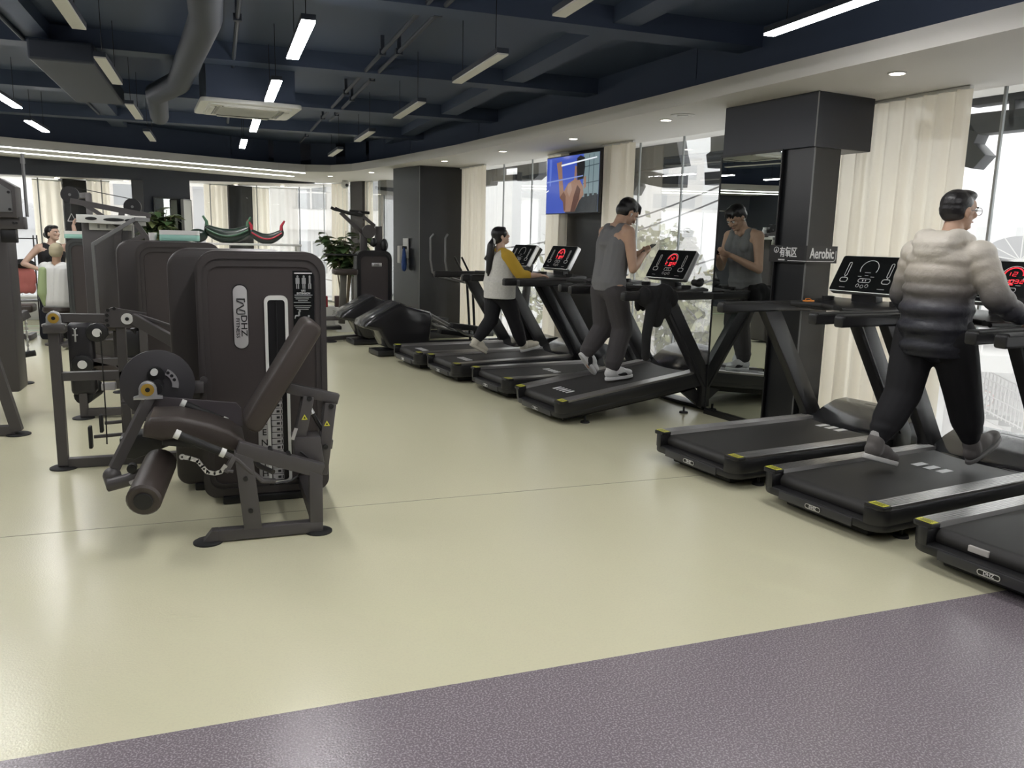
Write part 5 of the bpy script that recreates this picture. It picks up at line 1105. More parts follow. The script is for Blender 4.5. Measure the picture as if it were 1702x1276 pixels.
def shoe(root, an, toe, heel, m_up, m_sole, s=1.0, up=None):
    an, toe, heel = V(an), V(toe), V(heel); d = (toe-heel); L = d.length; x = d.normalized(); y = V((0, 1, 0)); y = (y-x*y.dot(x)).normalized(); z = x.cross(y)
    M = Matrix.Translation(heel) @ Matrix((x, y, z)).transposed().to_4x4(); T = lambda a, b, c: M @ V((a, b, c))
    q = MB()
    P = []
    for k in range(24):
        a = 2*PI*k/24; cx = L*.5+L*.52*math.cos(a); w = (.053 if math.cos(a) > 0 else .046)*s; P.append((cx, w*math.copysign(abs(math.sin(a))**.75, math.sin(a))))
    q.prism(P, -.004, .026, 'z', bev=.006, M=M); so = q.build('shoe_sole', m_sole, root, 50, True)
    q = MB(); R = M.to_3x3().to_4x4(); ank = M.inverted() @ an
    q.ell(T(L*.75, 0, .046), (L*.26, .048*s, .036), R); q.ell(T(L*.48, 0, .060), (L*.32, .047*s, .050), R); q.ell(T(L*.20, 0, .060), (L*.23, .044*s, .055), R)
    q.cap(T(L*.22, 0, .06), T(L*.22+(ank.x-L*.22)*.7, 0, .118), .050*s, .052*s)
    me = remesh(q, .007, 3); sh = link_mesh('shoe', me, m_up, root, 180, True)
    so.parent = sh
    q = MB()
    for k in range(4): q.cap(T(L*(.50+.07*k), -.018*s, .090-.012*k), T(L*(.50+.07*k), .018*s, .090-.012*k), .004, .004, 6)
    q.build('shoelace', m_sole, sh, 60, True)
    return sh
def person_root(label, loc, rz): return thing('person', loc, rz, label, 'person')

# ---------- man in the puffer jacket
R_ = person_root('man in a cream to navy puffer jacket and black trousers walking on a treadmill', W(4.47, 3.06, .222), WA)
J = dict(pelvis=(0, 0, .86), chest=(.02, 0, 1.20), neck=(.03, 0, 1.39), sh_l=(.03, .20, 1.31), sh_r=(.03, -.20, 1.31), el_l=(.05, .28, 1.05), el_r=(.05, -.315, 1.07), wr_l=(.24, .36, .955), wr_r=(.20, -.375, .958),
         hip_l=(-.02, .10, .83), hip_r=(.02, -.10, .83), kn_l=(-.09, .10, .46), kn_r=(.20, -.09, .48), an_l=(-.30, .10, .155), an_r=(.36, -.09, .125), toe_l=(-.10, .10, .012), toe_r=(.57, -.09, .16))
HM = head_frame((.085, -.005, 1.545), (.95, -.22, -.02))
q = MB(); body_prims(q, J, HM, 1.0); hand_prims(q, J['wr_r'], (.85, .05, -.25), (0, .25, -1), 1, 1, .7); hand_prims(q, J['wr_l'], (.85, -.05, -.25), (0, -.25, -1), -1, 1, .7)
link_mesh('body', remesh(q, .0065, 4), M_skin, R_, 180, True); face_parts(R_, HM)
q = MB(); P = lambda x, y, z: HM @ V((x, y, z)); RR = HM.to_3x3().to_4x4()
q.ell(P(-.022, 0, .050), (.096, .084, .085), RR); q.ell(P(-.035, 0, .02), (.082, .080, .085), RR); q.ell(P(.025, 0, .098), (.075, .066, .036), RR); q.ell(P(.050, 0, .082), (.036, .052, .026), RR)
link_mesh('hair', remesh(q, .007, 3), M_hair, R_, 180, True)
# glasses
q = MB()
for sd in (-1, 1):
    c = V((.112, sd*.034, .010)); q.tube([P(c.x, c.y+.024*math.cos(2*PI*k/16), c.z+.022*math.sin(2*PI*k/16)) for k in range(17)], .0018, 6, cap=False)
    q.tube([P(.110, sd*.058, .014), P(.05, sd*.080, .012), P(-.01, sd*.084, .010)], .0018, 6)
q.tube([P(.114, -.010, .014), P(.114, .010, .014)], .0018, 6); q.build('glasses', M_grey, R_, 60, True)
# trousers
M_trous = mat('black_trousers', (.0055, .0055, .0075), .85)
q = MB()
for sd in ('_l', '_r'):
    hp, kn, an = (V(J[k+sd]) for k in ('hip', 'kn', 'an')); q.cap(V(J['pelvis'])+V((0, 0, .04)), hp+V((0, 0, .02)), .128, .122)
    limb(q, [hp, hp.lerp(kn, .4), kn, kn.lerp(an, .5), kn.lerp(an, .80)], [.130, .124, .108, .096, .062])
    q.cap(hp+V((-.04, 0, -.05)), hp.lerp(kn, .35), .105, .09)
    q.ell(kn.lerp(an, .66), (.086, .084, .05)); q.ell(kn.lerp(an, .50)+V((.01, 0, 0)), (.085, .082, .045))
link_mesh('trousers', remesh(q, .011, 5), M_trous, R_, 180, True)
# puffer jacket, dyed from cream at the hood to navy at the hem
def puffer_mat():
    m = bpy.data.materials.new('ombre_puffer'); m.use_nodes = True; nt = m.node_tree; b = nt.nodes['Principled BSDF']; L = nt.links.new
    tc = nt.nodes.new('ShaderNodeTexCoord'); sp = nt.nodes.new('ShaderNodeSeparateXYZ'); L(tc.outputs['Object'], sp.inputs[0])
    mr_ = nt.nodes.new('ShaderNodeMapRange'); mr_.inputs[1].default_value = .70; mr_.inputs[2].default_value = 1.45; L(sp.outputs['Z'], mr_.inputs[0])
    cr = nt.nodes.new('ShaderNodeValToRGB'); e = cr.color_ramp.elements; e[0].position = .22; e[0].color = (.010, .011, .017, 1); e[1].position = .86; e[1].color = (.56, .52, .45, 1)
    k = e.new(.40); k.color = (.035, .035, .045, 1); k = e.new(.54); k.color = (.16, .145, .13, 1); k = e.new(.70); k.color = (.42, .38, .32, 1)
    L(mr_.outputs[0], cr.inputs[0]); L(cr.outputs[0], b.inputs['Base Color']); b.inputs['Roughness'].default_value = .5
    n = nt.nodes.new('ShaderNodeTexNoise'); n.inputs['Scale'].default_value = 22; n.inputs['Detail'].default_value = 5; L(tc.outputs['Object'], n.inputs['Vector'])
    bp = nt.nodes.new('ShaderNodeBump'); bp.inputs['Strength'].default_value = .55; bp.inputs['Distance'].default_value = .012; L(n.outputs['Fac'], bp.inputs['Height']); L(bp.outputs[0], b.inputs['Normal']); return m
q = MB()
for k, (z, rx, ry, x) in enumerate(((.765, .185, .205, -.01), (.875, .193, .213, -.012), (.985, .195, .215, -.01), (1.095, .190, .215, .0), (1.205, .176, .212, .01), (1.30, .145, .195, .015))): q.ell((x, 0, z), (rx, ry, .082), None, 24)
q.cap((-.01, .035, .83), (.0, .035, 1.17), .168, .160); q.cap((-.01, -.035, .83), (.0, -.035, 1.17), .168, .160); q.ell((.01, 0, 1.36), (.11, .14, .06)); q.ell((-.005, .0, 1.27), (.160, .215, .10)); q.ell((-.02, .0, 1.18), (.168, .205, .12)); q.prism([(.168*math.cos(a*PI/12)-.01, .192*math.sin(a*PI/12)) for a in range(24)], .705, .80, 'z')
for sd in ('_l', '_r'):
    sh, el, wr = (V(J[k+sd]) for k in ('sh', 'el', 'wr')); q.ell(sh+V((0, 0, -.005)), (.095, .09, .085))
    for k in range(3): p = sh.lerp(el, .28+.32*k); q.ell(p, (.088-.003*k, .086-.003*k, .074), None)
    q.cap(sh, el, .080, .078)
    dd_ = (wr-el).normalized(); Q = dd_.to_track_quat('Z', 'Y').to_matrix().to_4x4()
    for k in range(2): q.ell(el.lerp(wr, .22+.42*k), (.079-.010*k, .079-.010*k, .064), Q)
    q.cap(el, el.lerp(wr, .95), .074, .052)
# hood lying on the back
q.ell((-.075, 0, 1.375), (.105, .150, .060), Matrix.Rotation(-.35, 4, 'Y')); q.ell((-.105, 0, 1.325), (.075, .125, .060), Matrix.Rotation(-.5, 4, 'Y')); q.ell((-.03, .095, 1.40), (.10, .055, .052)); q.ell((-.03, -.095, 1.40), (.10, .055, .052)); q.ell((.04, .10, 1.385), (.07, .05, .045)); q.ell((.04, -.10, 1.385), (.07, .05, .045))
link_mesh('puffer_jacket', remesh(q, .0095, 5), puffer_mat(), R_, 180, True)
M_sgrey = mat('grey_suede', (.115, .105, .10), .75); M_swhite = mat('white_rubber', (.55, .54, .52), .6); M_sdark = mat('grey_rubber', (.14, .135, .13), .6)
shoe(R_, J['an_l'], (-.09, .10, .004), (-.375, .10, .085), M_sgrey, M_swhite); shoe(R_, J['an_r'], (.63, -.09, .155), (.345, -.09, .012), M_sgrey, M_sdark)
q = MB(); q.cap(V(J['an_l'])+V((.0, 0, -.02)), V(J['an_l'])+V((.02, 0, .06)), .042, .044); q.build('sock', mat('grey_sock', (.35, .34, .33), .9), R_, 180, True)

# ---------- man in the grey tank top, looking at a phone
R_ = person_root('man in a grey tank top looking down at a phone on the inclined treadmill', W(4.20, 6.10, .292), WA)
J = dict(pelvis=(.0, 0, .90), chest=(.03, 0, 1.22), neck=(.075, 0, 1.42), sh_l=(.065, .195, 1.345), sh_r=(.055, -.195, 1.345), el_l=(.10, .25, 1.03), el_r=(.075, -.255, 1.025), wr_l=(.315, .085, 1.145), wr_r=(.30, -.10, 1.155),
         hip_l=(-.01, .095, .87), hip_r=(.0, -.095, .87), kn_l=(.03, .095, .48), kn_r=(.11, -.09, .49), an_l=(-.16, .095, .235), an_r=(.015, -.085, .105), toe_l=(-.07, .095, .04), toe_r=(.24, -.085, .035))
HM = head_frame((.165, 0, 1.515), (.80, -.05, -.60))
q = MB(); body_prims(q, J, HM, 1.0, .93); hand_prims(q, J['wr_r'], (.80, .35, .25), (.1, .6, .7), -1, 1, .8); hand_prims(q, J['wr_l'], (.75, -.25, .2), (.1, -.6, .75), 1, 1, .8)
link_mesh('body', remesh(q, .0065, 4), M_skin, R_, 180, True); face_parts(R_, HM)
P = lambda x, y, z: HM @ V((x, y, z)); RR = HM.to_3x3().to_4x4(); q = MB()
q.ell(P(-.022, 0, .052), (.100, .087, .090), RR); q.ell(P(-.045, 0, .005), (.074, .078, .075), RR); q.ell(P(.02, 0, .098), (.072, .070, .040), RR)
for yy in (-.045, -.015, .015, .045): q.cap(P(.050, yy, .096), P(.086, yy, .062), .026, .010)
link_mesh('hair', remesh(q, .007, 3), M_hair, R_, 180, True)
q = MB(); q.ell(P(-.002, -.092, -.012), (.010, .008, .010), RR, 10); q.cap(P(.0, -.094, -.014), P(.004, -.093, -.036), .004, .003, 8); q.build('earbud', M_offwhite, R_, 180, True)
def tank(J, m, s=1.0, w=.93):
    q = MB(); pe, ch, ne = V(J['pelvis']), V(J['chest']), V(J['neck'])
    for sd in ('_l', '_r'):
        hp, sh = V(J['hip'+sd]), V(J['sh'+sd]); up = pe+(hp-pe)*.55; uc = ch+(sh-ch)*.42; wa = up.lerp(uc, .5)
        q.cap(up+V((0, 0, .03)), wa, .132*s*w, .122*s*w); q.cap(wa, uc+V((0, 0, -.03)), .122*s*w, .132*s*w); q.cap(ch, uc+V((0, 0, .03)), .120*s*w, .108*s*w)
        t = ne.lerp(sh, .52); q.cap(t+V((-.025, 0, -.008)), t+V((-.065, 0, -.13)), .052, .075); q.cap(t+V((.025, 0, -.012)), t+V((.055, 0, -.14)), .046, .065); q.cap(t+V((-.03, 0, .0)), t+V((.025, 0, -.004)), .048, .046)
    q.cap(ch+V((-.045, 0, .04)), ch+V((-.035, 0, .12)), .095, .065)
    a = pe+V((0, .055, .0)); b = pe+V((0, -.055, .0)); q.cap(a, b, .140*s*w, .140*s*w); q.prism([((.135*math.cos(k*PI/12))*s*w+pe.x, (.188*math.sin(k*PI/12))*s*w+pe.y) for k in range(24)], pe.z-.075, pe.z+.05, 'z'); return q
o = link_mesh('tank_top', remesh(tank(J, None), .0085, 3), mat('grey_jersey', (.155, .155, .158), .85, bump=.3, bscale=35), R_, 180, True)
M_sweat = mat('charcoal_sweatpants', (.052, .048, .050), .9, bump=.3, bscale=25)
q = MB()
for sd in ('_l', '_r'):
    hp, kn, an = (V(J[k+sd]) for k in ('hip', 'kn', 'an')); q.cap(V(J['pelvis'])+V((0, 0, -.06)), hp+V((0, 0, -.05)), .108, .105); limb(q, [hp+V((0, 0, -.05)), hp.lerp(kn, .45), kn, kn.lerp(an, .6), kn.lerp(an, .88)], [.108, .106, .095, .088, .072])
    q.ell(kn.lerp(an, .80), (.086, .082, .04)); q.ell(kn+V((.0, 0, -.06)), (.094, .09, .05))
link_mesh('sweatpants', remesh(q, .010, 4), M_sweat, R_, 180, True)
M_swh = mat('white_mesh_shoe', (.60, .60, .59), .6); M_blk = M_black
s_ = shoe(R_, J['an_r'], (.245, -.085, .030), (-.045, -.085, .010), M_swh, M_swh); q = MB(); q.ell((.12, -.126, .065), (.06, .006, .016)); q.ell((.12, -.044, .065), (.06, .006, .016)); q.build('shoe_stripe', M_blk, s_, 180, True)
s_ = shoe(R_, J['an_l'], (-.055, .095, .035), (-.225, .095, .235), M_swh, M_swh); q = MB(); q.ell((-.13, .053, .17), (.03, .006, .05)); q.build('shoe_stripe', M_blk, s_, 180, True)
ph = Matrix.Translation(W(4.20, 6.10, .292)) @ rotz_m(WA)
q = MB(); q.prism(rrect(-.036, .036, -.075, .075, .01), -.004, .004, 'z', bev=.002); o = q.build('smartphone', M_screen); o.matrix_world = ph @ Matrix.Translation((.425, .0, 1.205)) @ Matrix.Rotation(-.6, 4, 'Y') @ rotz_m(PI/2); tag(o, 'dark phone in the hands of the man in the tank top', 'phone')

# ---------- woman with the ponytail
R_ = person_root('woman with a long ponytail in a white top with yellow sleeves on a treadmill', W(4.18, 8.25, .232), WA)
S_ = .90
J = dict(pelvis=(.0, 0, .76), chest=(.0, 0, 1.03), neck=(.005, 0, 1.205), sh_l=(.005, .155, 1.125), sh_r=(.01, -.155, 1.125), el_l=(.14, .24, .92), el_r=(.15, -.23, .925), wr_l=(.34, .32, .925), wr_r=(.345, -.32, .93),
         hip_l=(-.02, .085, .73), hip_r=(.02, -.085, .73), kn_l=(-.06, .085, .40), kn_r=(.15, -.08, .42), an_l=(-.245, .085, .165), an_r=(.275, -.08, .105), toe_l=(-.11, .085, .02), toe_r=(.46, -.08, .09))
HM = head_frame((.0, 0, 1.345), (.93, -.12, .22))
q = MB(); body_prims(q, J, HM, S_, 1.0); hand_prims(q, J['wr_r'], (.95, .05, -.08), (0, .15, -1), 1, .88, .6); hand_prims(q, J['wr_l'], (.95, -.05, -.08), (0, -.15, -1), -1, .88, .6)
link_mesh('body', remesh(q, .0065, 4), M_skin_pale, R_, 180, True); face_parts(R_, HM, S_)
P = lambda x, y, z: HM @ V((x*S_, y*S_, z*S_)); RR = HM.to_3x3().to_4x4(); q = MB()
q.ell(P(-.024, 0, .048), (.097*S_, .086*S_, .090*S_), RR); q.ell(P(-.045, 0, .0), (.075*S_, .078*S_, .085*S_), RR); q.ell(P(.028, 0, .090), (.060*S_, .062*S_, .034*S_), RR); q.ell(P(.02, .06, .045), (.05*S_, .03*S_, .06*S_), RR); q.ell(P(.02, -.06, .045), (.05*S_, .03*S_, .06*S_), RR)
hr = link_mesh('hair', remesh(q, .007, 3), M_hair, R_, 180, True)
b0 = P(-.095, 0, -.02); q = MB(); limb(q, [b0, b0+V((-.035, 0, -.06)), b0+V((-.05, .0, -.18)), b0+V((-.06, .0, -.32)), b0+V((-.065, 0, -.40))], [.034, .046, .044, .032, .012]); q.cap(b0+V((-.03, .015, -.05)), b0+V((-.075, .02, -.36)), .035, .014)
link_mesh('ponytail', remesh(q, .008, 2), M_hair, hr, 180, True)
q = MB(); q.tube([b0+V((-.012+.0*k, .038*math.cos(2*PI*k/12), -.012+.038*math.sin(2*PI*k/12))) for k in range(13)], .013, 8, cap=False); q.build('hair_tie', M_offwhite, hr, 180, True)
M_heather = mat('heather_white_jersey', (.58, .57, .53), .9, noise=.08, nscale=60); M_mustard = mat('mustard_jersey', (.52, .33, .035), .9)
q = MB()
for sd in ('_l', '_r'):
    hp, sh = V(J['hip'+sd]), V(J['sh'+sd]); up = V(J['pelvis'])+(hp-V(J['pelvis']))*.6+V((0, 0, .085)); uc = V(J['chest'])+(sh-V(J['chest']))*.5
    limb(q, [up, up.lerp(uc, .45), uc], [.160, .140, .126]); q.cap(uc, uc+V((0, 0, .06)), .116, .080)
q.prism([(.172*math.cos(k*PI/12), .222*math.sin(k*PI/12)) for k in range(24)], .655, .86, 'z')
link_mesh('shirt', remesh(q, .009, 4), M_heather, R_, 180, True)
for sd in ('_l', '_r'):
    sh, el, wr, ne = V(J['sh'+sd]), V(J['el'+sd]), V(J['wr'+sd]), V(J['neck']); q = MB(); k = 1 if sd == '_l' else -1
    q.cap(ne+V((0, k*.045, -.035)), sh, .062, .082); limb(q, [sh, sh.lerp(el, .5), el, el.lerp(wr, .30)], [.082, .074, .064, .056]); q.cap(sh+V((0, -k*.03, -.06)), sh.lerp(el, .4), .07, .07)
    link_mesh('sleeve', remesh(q, .009, 4), M_mustard, R_, 180, True)
q = MB()
for sd in ('_l', '_r'):
    hp, kn, an = (V(J[k+sd]) for k in ('hip', 'kn', 'an')); q.cap(V(J['pelvis'])+V((0, 0, -.05)), hp+V((0, 0, -.05)), .120, .112); limb(q, [hp+V((0, 0, -.05)), hp.lerp(kn, .45), kn, kn.lerp(an, .55), kn.lerp(an, .86)], [.112, .104, .086, .078, .060])
link_mesh('trousers', remesh(q, .010, 4), M_trous, R_, 180, True)
M_cream = mat('cream_shoe', (.62, .58, .48), .6)
shoe(R_, J['an_l'], (-.12, .085, .004), (-.325, .085, .115), M_cream, M_cream, .92); shoe(R_, J['an_r'], (.50, -.08, .085), (.255, -.08, .030), M_cream, M_swhite, .92)
q = MB(); q.cap(V(J['an_l'])+V((.01, 0, 0)), V(J['an_l'])+V((.04, 0, .07)), .038, .040); q.build('sock', mat('tan_sock', (.55, .36, .16), .9), R_, 180, True)

# ---------- woman with raised arm at the back
R_ = person_root('woman in a black top and long dark trousers raising one arm to a handle', (-2.22, 13.05, 0), math.radians(-62))
J = dict(pelvis=(.0, 0, .88), chest=(.0, 0, 1.18), neck=(.0, 0, 1.335), sh_l=(.0, .165, 1.285), sh_r=(.0, -.165, 1.285), el_l=(.20, .27, 1.37), el_r=(-.04, -.36, 1.06), wr_l=(.187, .245, 1.60), wr_r=(.10, -.20, .985),
         hip_l=(.0, .09, .85), hip_r=(.0, -.09, .85), kn_l=(.04, .10, .48), kn_r=(.03, -.10, .48), an_l=(.0, .11, .085), an_r=(.0, -.11, .085), toe_l=(.20, .13, .03), toe_r=(.20, -.13, .03))
HM = head_frame((.03, .02, 1.475), (.85, .48, .12))
q = MB(); body_prims(q, J, HM, .92, .92); hand_prims(q, J['wr_l'], (.1, .15, .95), (.4, .8, .1), 1, .9, 1.0); hand_prims(q, J['wr_r'], (.6, .6, -.4), (.2, .9, .1), -1, .9, .3)
link_mesh('body', remesh(q, .0065, 4), M_skin_pale, R_, 180, True); face_parts(R_, HM, .92)
P = lambda x, y, z: HM @ V((x*.92, y*.92, z*.92)); RR = HM.to_3x3().to_4x4(); q = MB()
q.ell(P(-.024, 0, .048), (.090, .080, .084), RR); q.ell(P(-.045, 0, .0), (.070, .073, .080), RR); q.ell(P(.035, 0, .095), (.062, .062, .032), RR); q.ell(P(-.115, 0, .0), (.04, .045, .045), RR)
link_mesh('hair', remesh(q, .007, 3), M_hair, R_, 180, True)
M_btop = mat('black_sports_top', (.008, .007, .009), .8); M_dnavy = mat('dark_navy_trousers', (.010, .011, .020), .85)
link_mesh('tank_top', remesh(tank(J, None, .92, .92), .0085, 3), M_btop, R_, 180, True)
q = MB()
for sd in ('_l', '_r'):
    hp, kn, an = (V(J[k+sd]) for k in ('hip', 'kn', 'an')); q.cap(V(J['pelvis']), hp, .115, .112); limb(q, [hp, kn, an+V((0, 0, -.01))], [.112, .115, .125])
link_mesh('trousers', remesh(q, .012, 4), M_dnavy, R_, 180, True)
for sd, y_ in (('_l', .12), ('_r', -.12)): shoe(R_, J['an'+sd], (.19, y_, .004), (-.05, y_*.95, .004), M_blacksoft, M_swhite, .9)

# ---------- person in a beige cap seated behind the narrow tower
ST = thing('stool', (-2.06, 12.30, 0), 0, 'low black padded stool beside the narrow weight tower', 'stool')
q = MB(); q.lathe([(.18, .44), (.20, .47), (.19, .51), (0, .52)], 20); q.build('seat', M_leather, ST, 40, True)
q = MB(); q.lathe([(.20, 0), (.20, .02), (.03, .04), (.03, .44), (0, .44)], 16); q.build('pedestal', M_frame, ST, 40, True)
R_ = person_root('seated person in a beige cap and white shirt, back turned, beside the narrow tower', (-2.06, 12.30, .50), math.radians(70))
J = dict(pelvis=(.0, 0, .10), chest=(.03, 0, .42), neck=(.03, 0, .60), sh_l=(.03, .16, .53), sh_r=(.03, -.16, .53), el_l=(.15, .24, .30), el_r=(.15, -.24, .30), wr_l=(.36, .20, .26), wr_r=(.36, -.20, .26),
         hip_l=(.02, .09, .08), hip_r=(.02, -.09, .08), kn_l=(.42, .12, .06), kn_r=(.42, -.12, .06), an_l=(.40, .12, -.40), an_r=(.40, -.12, -.40), toe_l=(.60, .13, -.46), toe_r=(.60, -.13, -.46))
HM = head_frame((.05, 0, .735), (1, .1, -.05))
q = MB(); body_prims(q, J, HM, .92, .95); hand_prims(q, J['wr_r'], (.9, .1, 0), (0, .2, -1), 1, .9, .5); hand_prims(q, J['wr_l'], (.9, -.1, 0), (0, -.2, -1), -1, .9, .5)
link_mesh('body', remesh(q, .0075, 4), M_skin, R_, 180, True); face_parts(R_, HM, .92)
P = lambda x, y, z: HM @ V((x, y, z)); RR = HM.to_3x3().to_4x4(); q = MB(); q.ell(P(-.012, 0, .040), (.100, .086, .090), RR); q.ell(P(-.03, 0, .0), (.085, .080, .07), RR); q.ell(P(.09, 0, .05), (.06, .055, .012), RR)
link_mesh('cap', remesh(q, .008, 3), mat('beige_cap', (.42, .37, .25), .8), R_, 180, True)
q = MB()
for sd in ('_l', '_r'):
    hp, sh, el = V(J['hip'+sd]), V(J['sh'+sd]), V(J['el'+sd]); up = V(J['pelvis'])+(hp-V(J['pelvis']))*.6; uc = V(J['chest'])+(sh-V(J['chest']))*.5
    limb(q, [up, uc], [.155, .132]); q.cap(uc, uc+V((0, 0, .06)), .11, .08); limb(q, [sh, sh.lerp(el, .6)], [.082, .074])
link_mesh('shirt', remesh(q, .010, 4), mat('white_tee', (.66, .66, .64), .9), R_, 180, True)
q = MB()
for sd in ('_l', '_r'): limb(q, [V(J['hip'+sd]), V(J['kn'+sd]), V(J['an'+sd])], [.115, .088, .07]); q.cap(V(J['pelvis']), V(J['hip'+sd]), .125, .115)
link_mesh('trousers', remesh(q, .011, 4), M_trous, R_, 180, True)
q = MB(); q.cap((-.10, .12, .50), (-.13, .13, .20), .05, .06); q.cap((-.13, .13, .22), (-.10, .12, .05), .06, .03)
link_mesh('towel', remesh(q, .010, 3), mat('pale_green_towel', (.34, .42, .22), .9), R_, 180, True)
for sd, y_ in (('_l', .12), ('_r', -.12)): shoe(R_, J['an'+sd], (.60, y_, -.495), (.35, y_, -.495), M_blacksoft, M_swhite, .9)
# ------------------------------------------------------------------ backs of the big sign letters hung outside the glass
M_sign = mat('sign_letter_grey', (.075, .078, .085), .5); M_signd = mat('sign_letter_dark', (.035, .037, .045), .45)
def letter(label, pieces, m=None):
    c = pieces[0][0]; vm = sum(p[0] for p in c)/len(c); t = thing('sign_letter', W(6.36, vm, 2.6), WA, label, 'sign letter', 'backs of the sign letters outside')
    for pts, dep in pieces:
        q = MB(); q.prism([(v-vm, z-2.6) for v, z in pts], -.06, dep, 'x', bev=.008); q.build('stroke', m or M_sign, t, 30, True)
    q = MB(); q.box((.06, 0, .55), (.04, .9, .04)); q.build('mount_rail', M_signd, t, 0, True)
    return t
letter('dark sign letter outside the window beside the walking man, with a curved hook', [([(4.26, 2.68), (3.20, 2.68), (3.20, 2.84), (4.26, 2.84)], .09), ([(4.24, 2.62), (3.20, 2.60), (3.20, 2.455), (4.14, 2.455), (4.24, 2.50)], .09),
        ([(4.26, 2.61), (4.14, 2.46), (4.165, 2.39), (4.06, 2.29), (4.15, 2.19), (4.26, 2.22)], .09), ([(3.95, 2.9), (3.90, 2.9), (3.86, 2.48), (3.91, 2.48)], .14)])
letter('sign letter outside seen through the curtain right of the black column', [([(4.66, 3.0), (4.64, 2.72), (4.54, 2.63), (4.36, 2.60), (4.36, 3.0)], .09), ([(4.72, 2.62), (4.36, 2.62), (4.36, 2.46), (4.70, 2.47)], .09)])
letter('boxy dark sign letter outside with a curved lower stroke, right of the television', [([(8.79, 3.0), (7.95, 3.0), (7.82, 2.60), (7.76, 2.46), (8.1, 2.46), (8.79, 2.44)], .09), ([(8.70, 2.33), (8.79, 2.38), (8.46, 2.44), (8.14, 2.375), (7.80, 2.36), (7.80, 2.21), (8.08, 2.215), (8.36, 2.26)], .09), ([(9.0, 2.9), (8.80, 2.9), (8.76, 2.47), (8.62, 2.26), (8.71, 2.15), (8.82, 2.17), (8.96, 2.39)], .09)])
letter('dark sign letter outside just left of the mirror', [([(7.30, 3.0), (7.05, 3.0), (7.05, 2.39), (7.30, 2.40), (7.34, 2.55), (7.27, 2.58)], .09), ([(7.35, 2.355), (7.0, 2.355), (7.0, 2.215), (7.33, 2.215)], .09)])
letter('leftmost dark sign letter outside by the grey window frame', [([(13.35, 3.0), (12.89, 3.0), (12.80, 2.70), (12.90, 2.47), (13.35, 2.47)], .09)])
letter('small sign letter of two bars outside above the woman with the ponytail', [([(12.73, 2.86), (12.05, 2.86), (12.05, 2.72), (12.66, 2.73)], .09), ([(12.79, 2.62), (11.95, 2.60), (11.95, 2.51), (12.80, 2.53)], .09), ([(12.70, 2.8), (12.62, 2.8), (12.62, 2.58), (12.70, 2.58)], .12)])
letter('dark block shaped sign letter outside left of the television', [([(11.90, 3.0), (11.55, 3.0), (11.50, 2.49), (11.90, 2.49)], .09), ([(11.50, 3.0), (11.2, 3.0), (11.18, 2.54), (11.34, 2.48), (11.50, 2.50)], .09)])
# ------------------------------------------------------------------ the street far below, haze, buildings
GZ = -7.0
def DV(d, t): return Vector((d[0]*t, d[1]*t, 0))
q = MB(); q.prism([(-160, 23), (9, 28), (9, -60), (260, -60), (260, 260), (-160, 260)], GZ-.2, GZ, 'z'); struct(q.build('street', mat('wet_asphalt', (.20, .20, .205), .45, noise=.15, nscale=.4), smooth=0))
M_bld = [mat('pale_plaster', (.42, .41, .40), .8), mat('grey_concrete', (.30, .30, .31), .8), mat('beige_tiles', (.40, .36, .32), .8), mat('blue_grey_cladding', (.26, .30, .33), .6)]
M_win = mat('dark_window_pane', (.07, .08, .09), .2); M_balc = mat('pale_balcony', (.48, .46, .45), .8)
def building(label, d, dist, w, h, dep, m, yaw, nx, nz, ww=.5, wh=.55, z0=GZ, balc=False, roof='flat', off=0.0, cat='building'):
    """a block whose front faces back along direction d; nx by nz windows"""
    c = DV(d, dist); t = thing('building', (c.x, c.y, z0), yaw, label, cat, 'buildings outside the windows')
    q = MB(); q.box((0, dep/2, h/2), (w, dep, h), 0); q.build('wall', m, t, 0, True)
    q = MB(); q.box((0, dep/2, h+.25), (w+.4, dep+.4, .5), 0); q.build('roof', M_bld[1], t, 0, True)
    if roof == 'gable':
        q = MB(); q.prism([(-w/2-.4, h), (w/2+.4, h), (0, h+w*.28)], -.3, dep+.3, 'y'); q.build('roof', mat('slate_roof', (.22, .22, .24), .7), t, 0, True)
    cw, chh = w/nx, h/nz; q = MB(); q.box((0, -.02, 0), (cw*ww, .12, chh*wh)); pane = q.mesh('window'); pane.materials.append(M_win)
    q = MB(); q.box((0, -.35, 0), (cw*.8, .7, .9)); bal = q.mesh('balcony'); bal.materials.append(M_balc)
    q = MB(); q.box((0, -.07, 0), (cw*ww*.05, .06, chh*wh)); q.box((0, -.07, 0), (cw*ww, .06, .06)); bar = q.mesh('window_bar'); bar.materials.append(M_balc)
    for i in range(nx):
        for j in range(nz):
            o = bpy.data.objects.new('window', pane); COL.objects.link(o); o.parent = t; o.location = (-w/2+cw*(i+.5), 0, chh*(j+.5))
            if cw*ww > 1.0 and dist < 45:
                b = bpy.data.objects.new('window_bar', bar); COL.objects.link(b); b.parent = o
            if balc and (i+j) % 2 == 0:
                o = bpy.data.objects.new('balcony', bal); COL.objects.link(o); o.parent = t; o.location = (-w/2+cw*(i+.5), 0, chh*(j+.5)-chh*.42)
    return t
def yawf(d): return math.atan2(d[1], d[0])-PI/2
building('pale apartment block with balconies behind the sheer back window', (.105, .994), 40, 8.5, 24, 8, M_bld[0], -.2, 3, 8, .5, .5, balc=True)
building('apartment block with pale windows behind the pulldown machine', (-.095, .995), 44, 6.2, 24, 8, M_bld[2], .12, 3, 8, .45, .5)
building('low gabled house roofs seen at the far left back window', (-.26, .966), 46, 10.5, 8.5, 12, M_bld[1], .1, 5, 2, .4, .5, roof='gable')
building('tall blue grey tower far behind the low roofs at the far left', (-.215, .977), 150, 26, 40, 20, M_bld[3], .1, 6, 12, .5, .4)
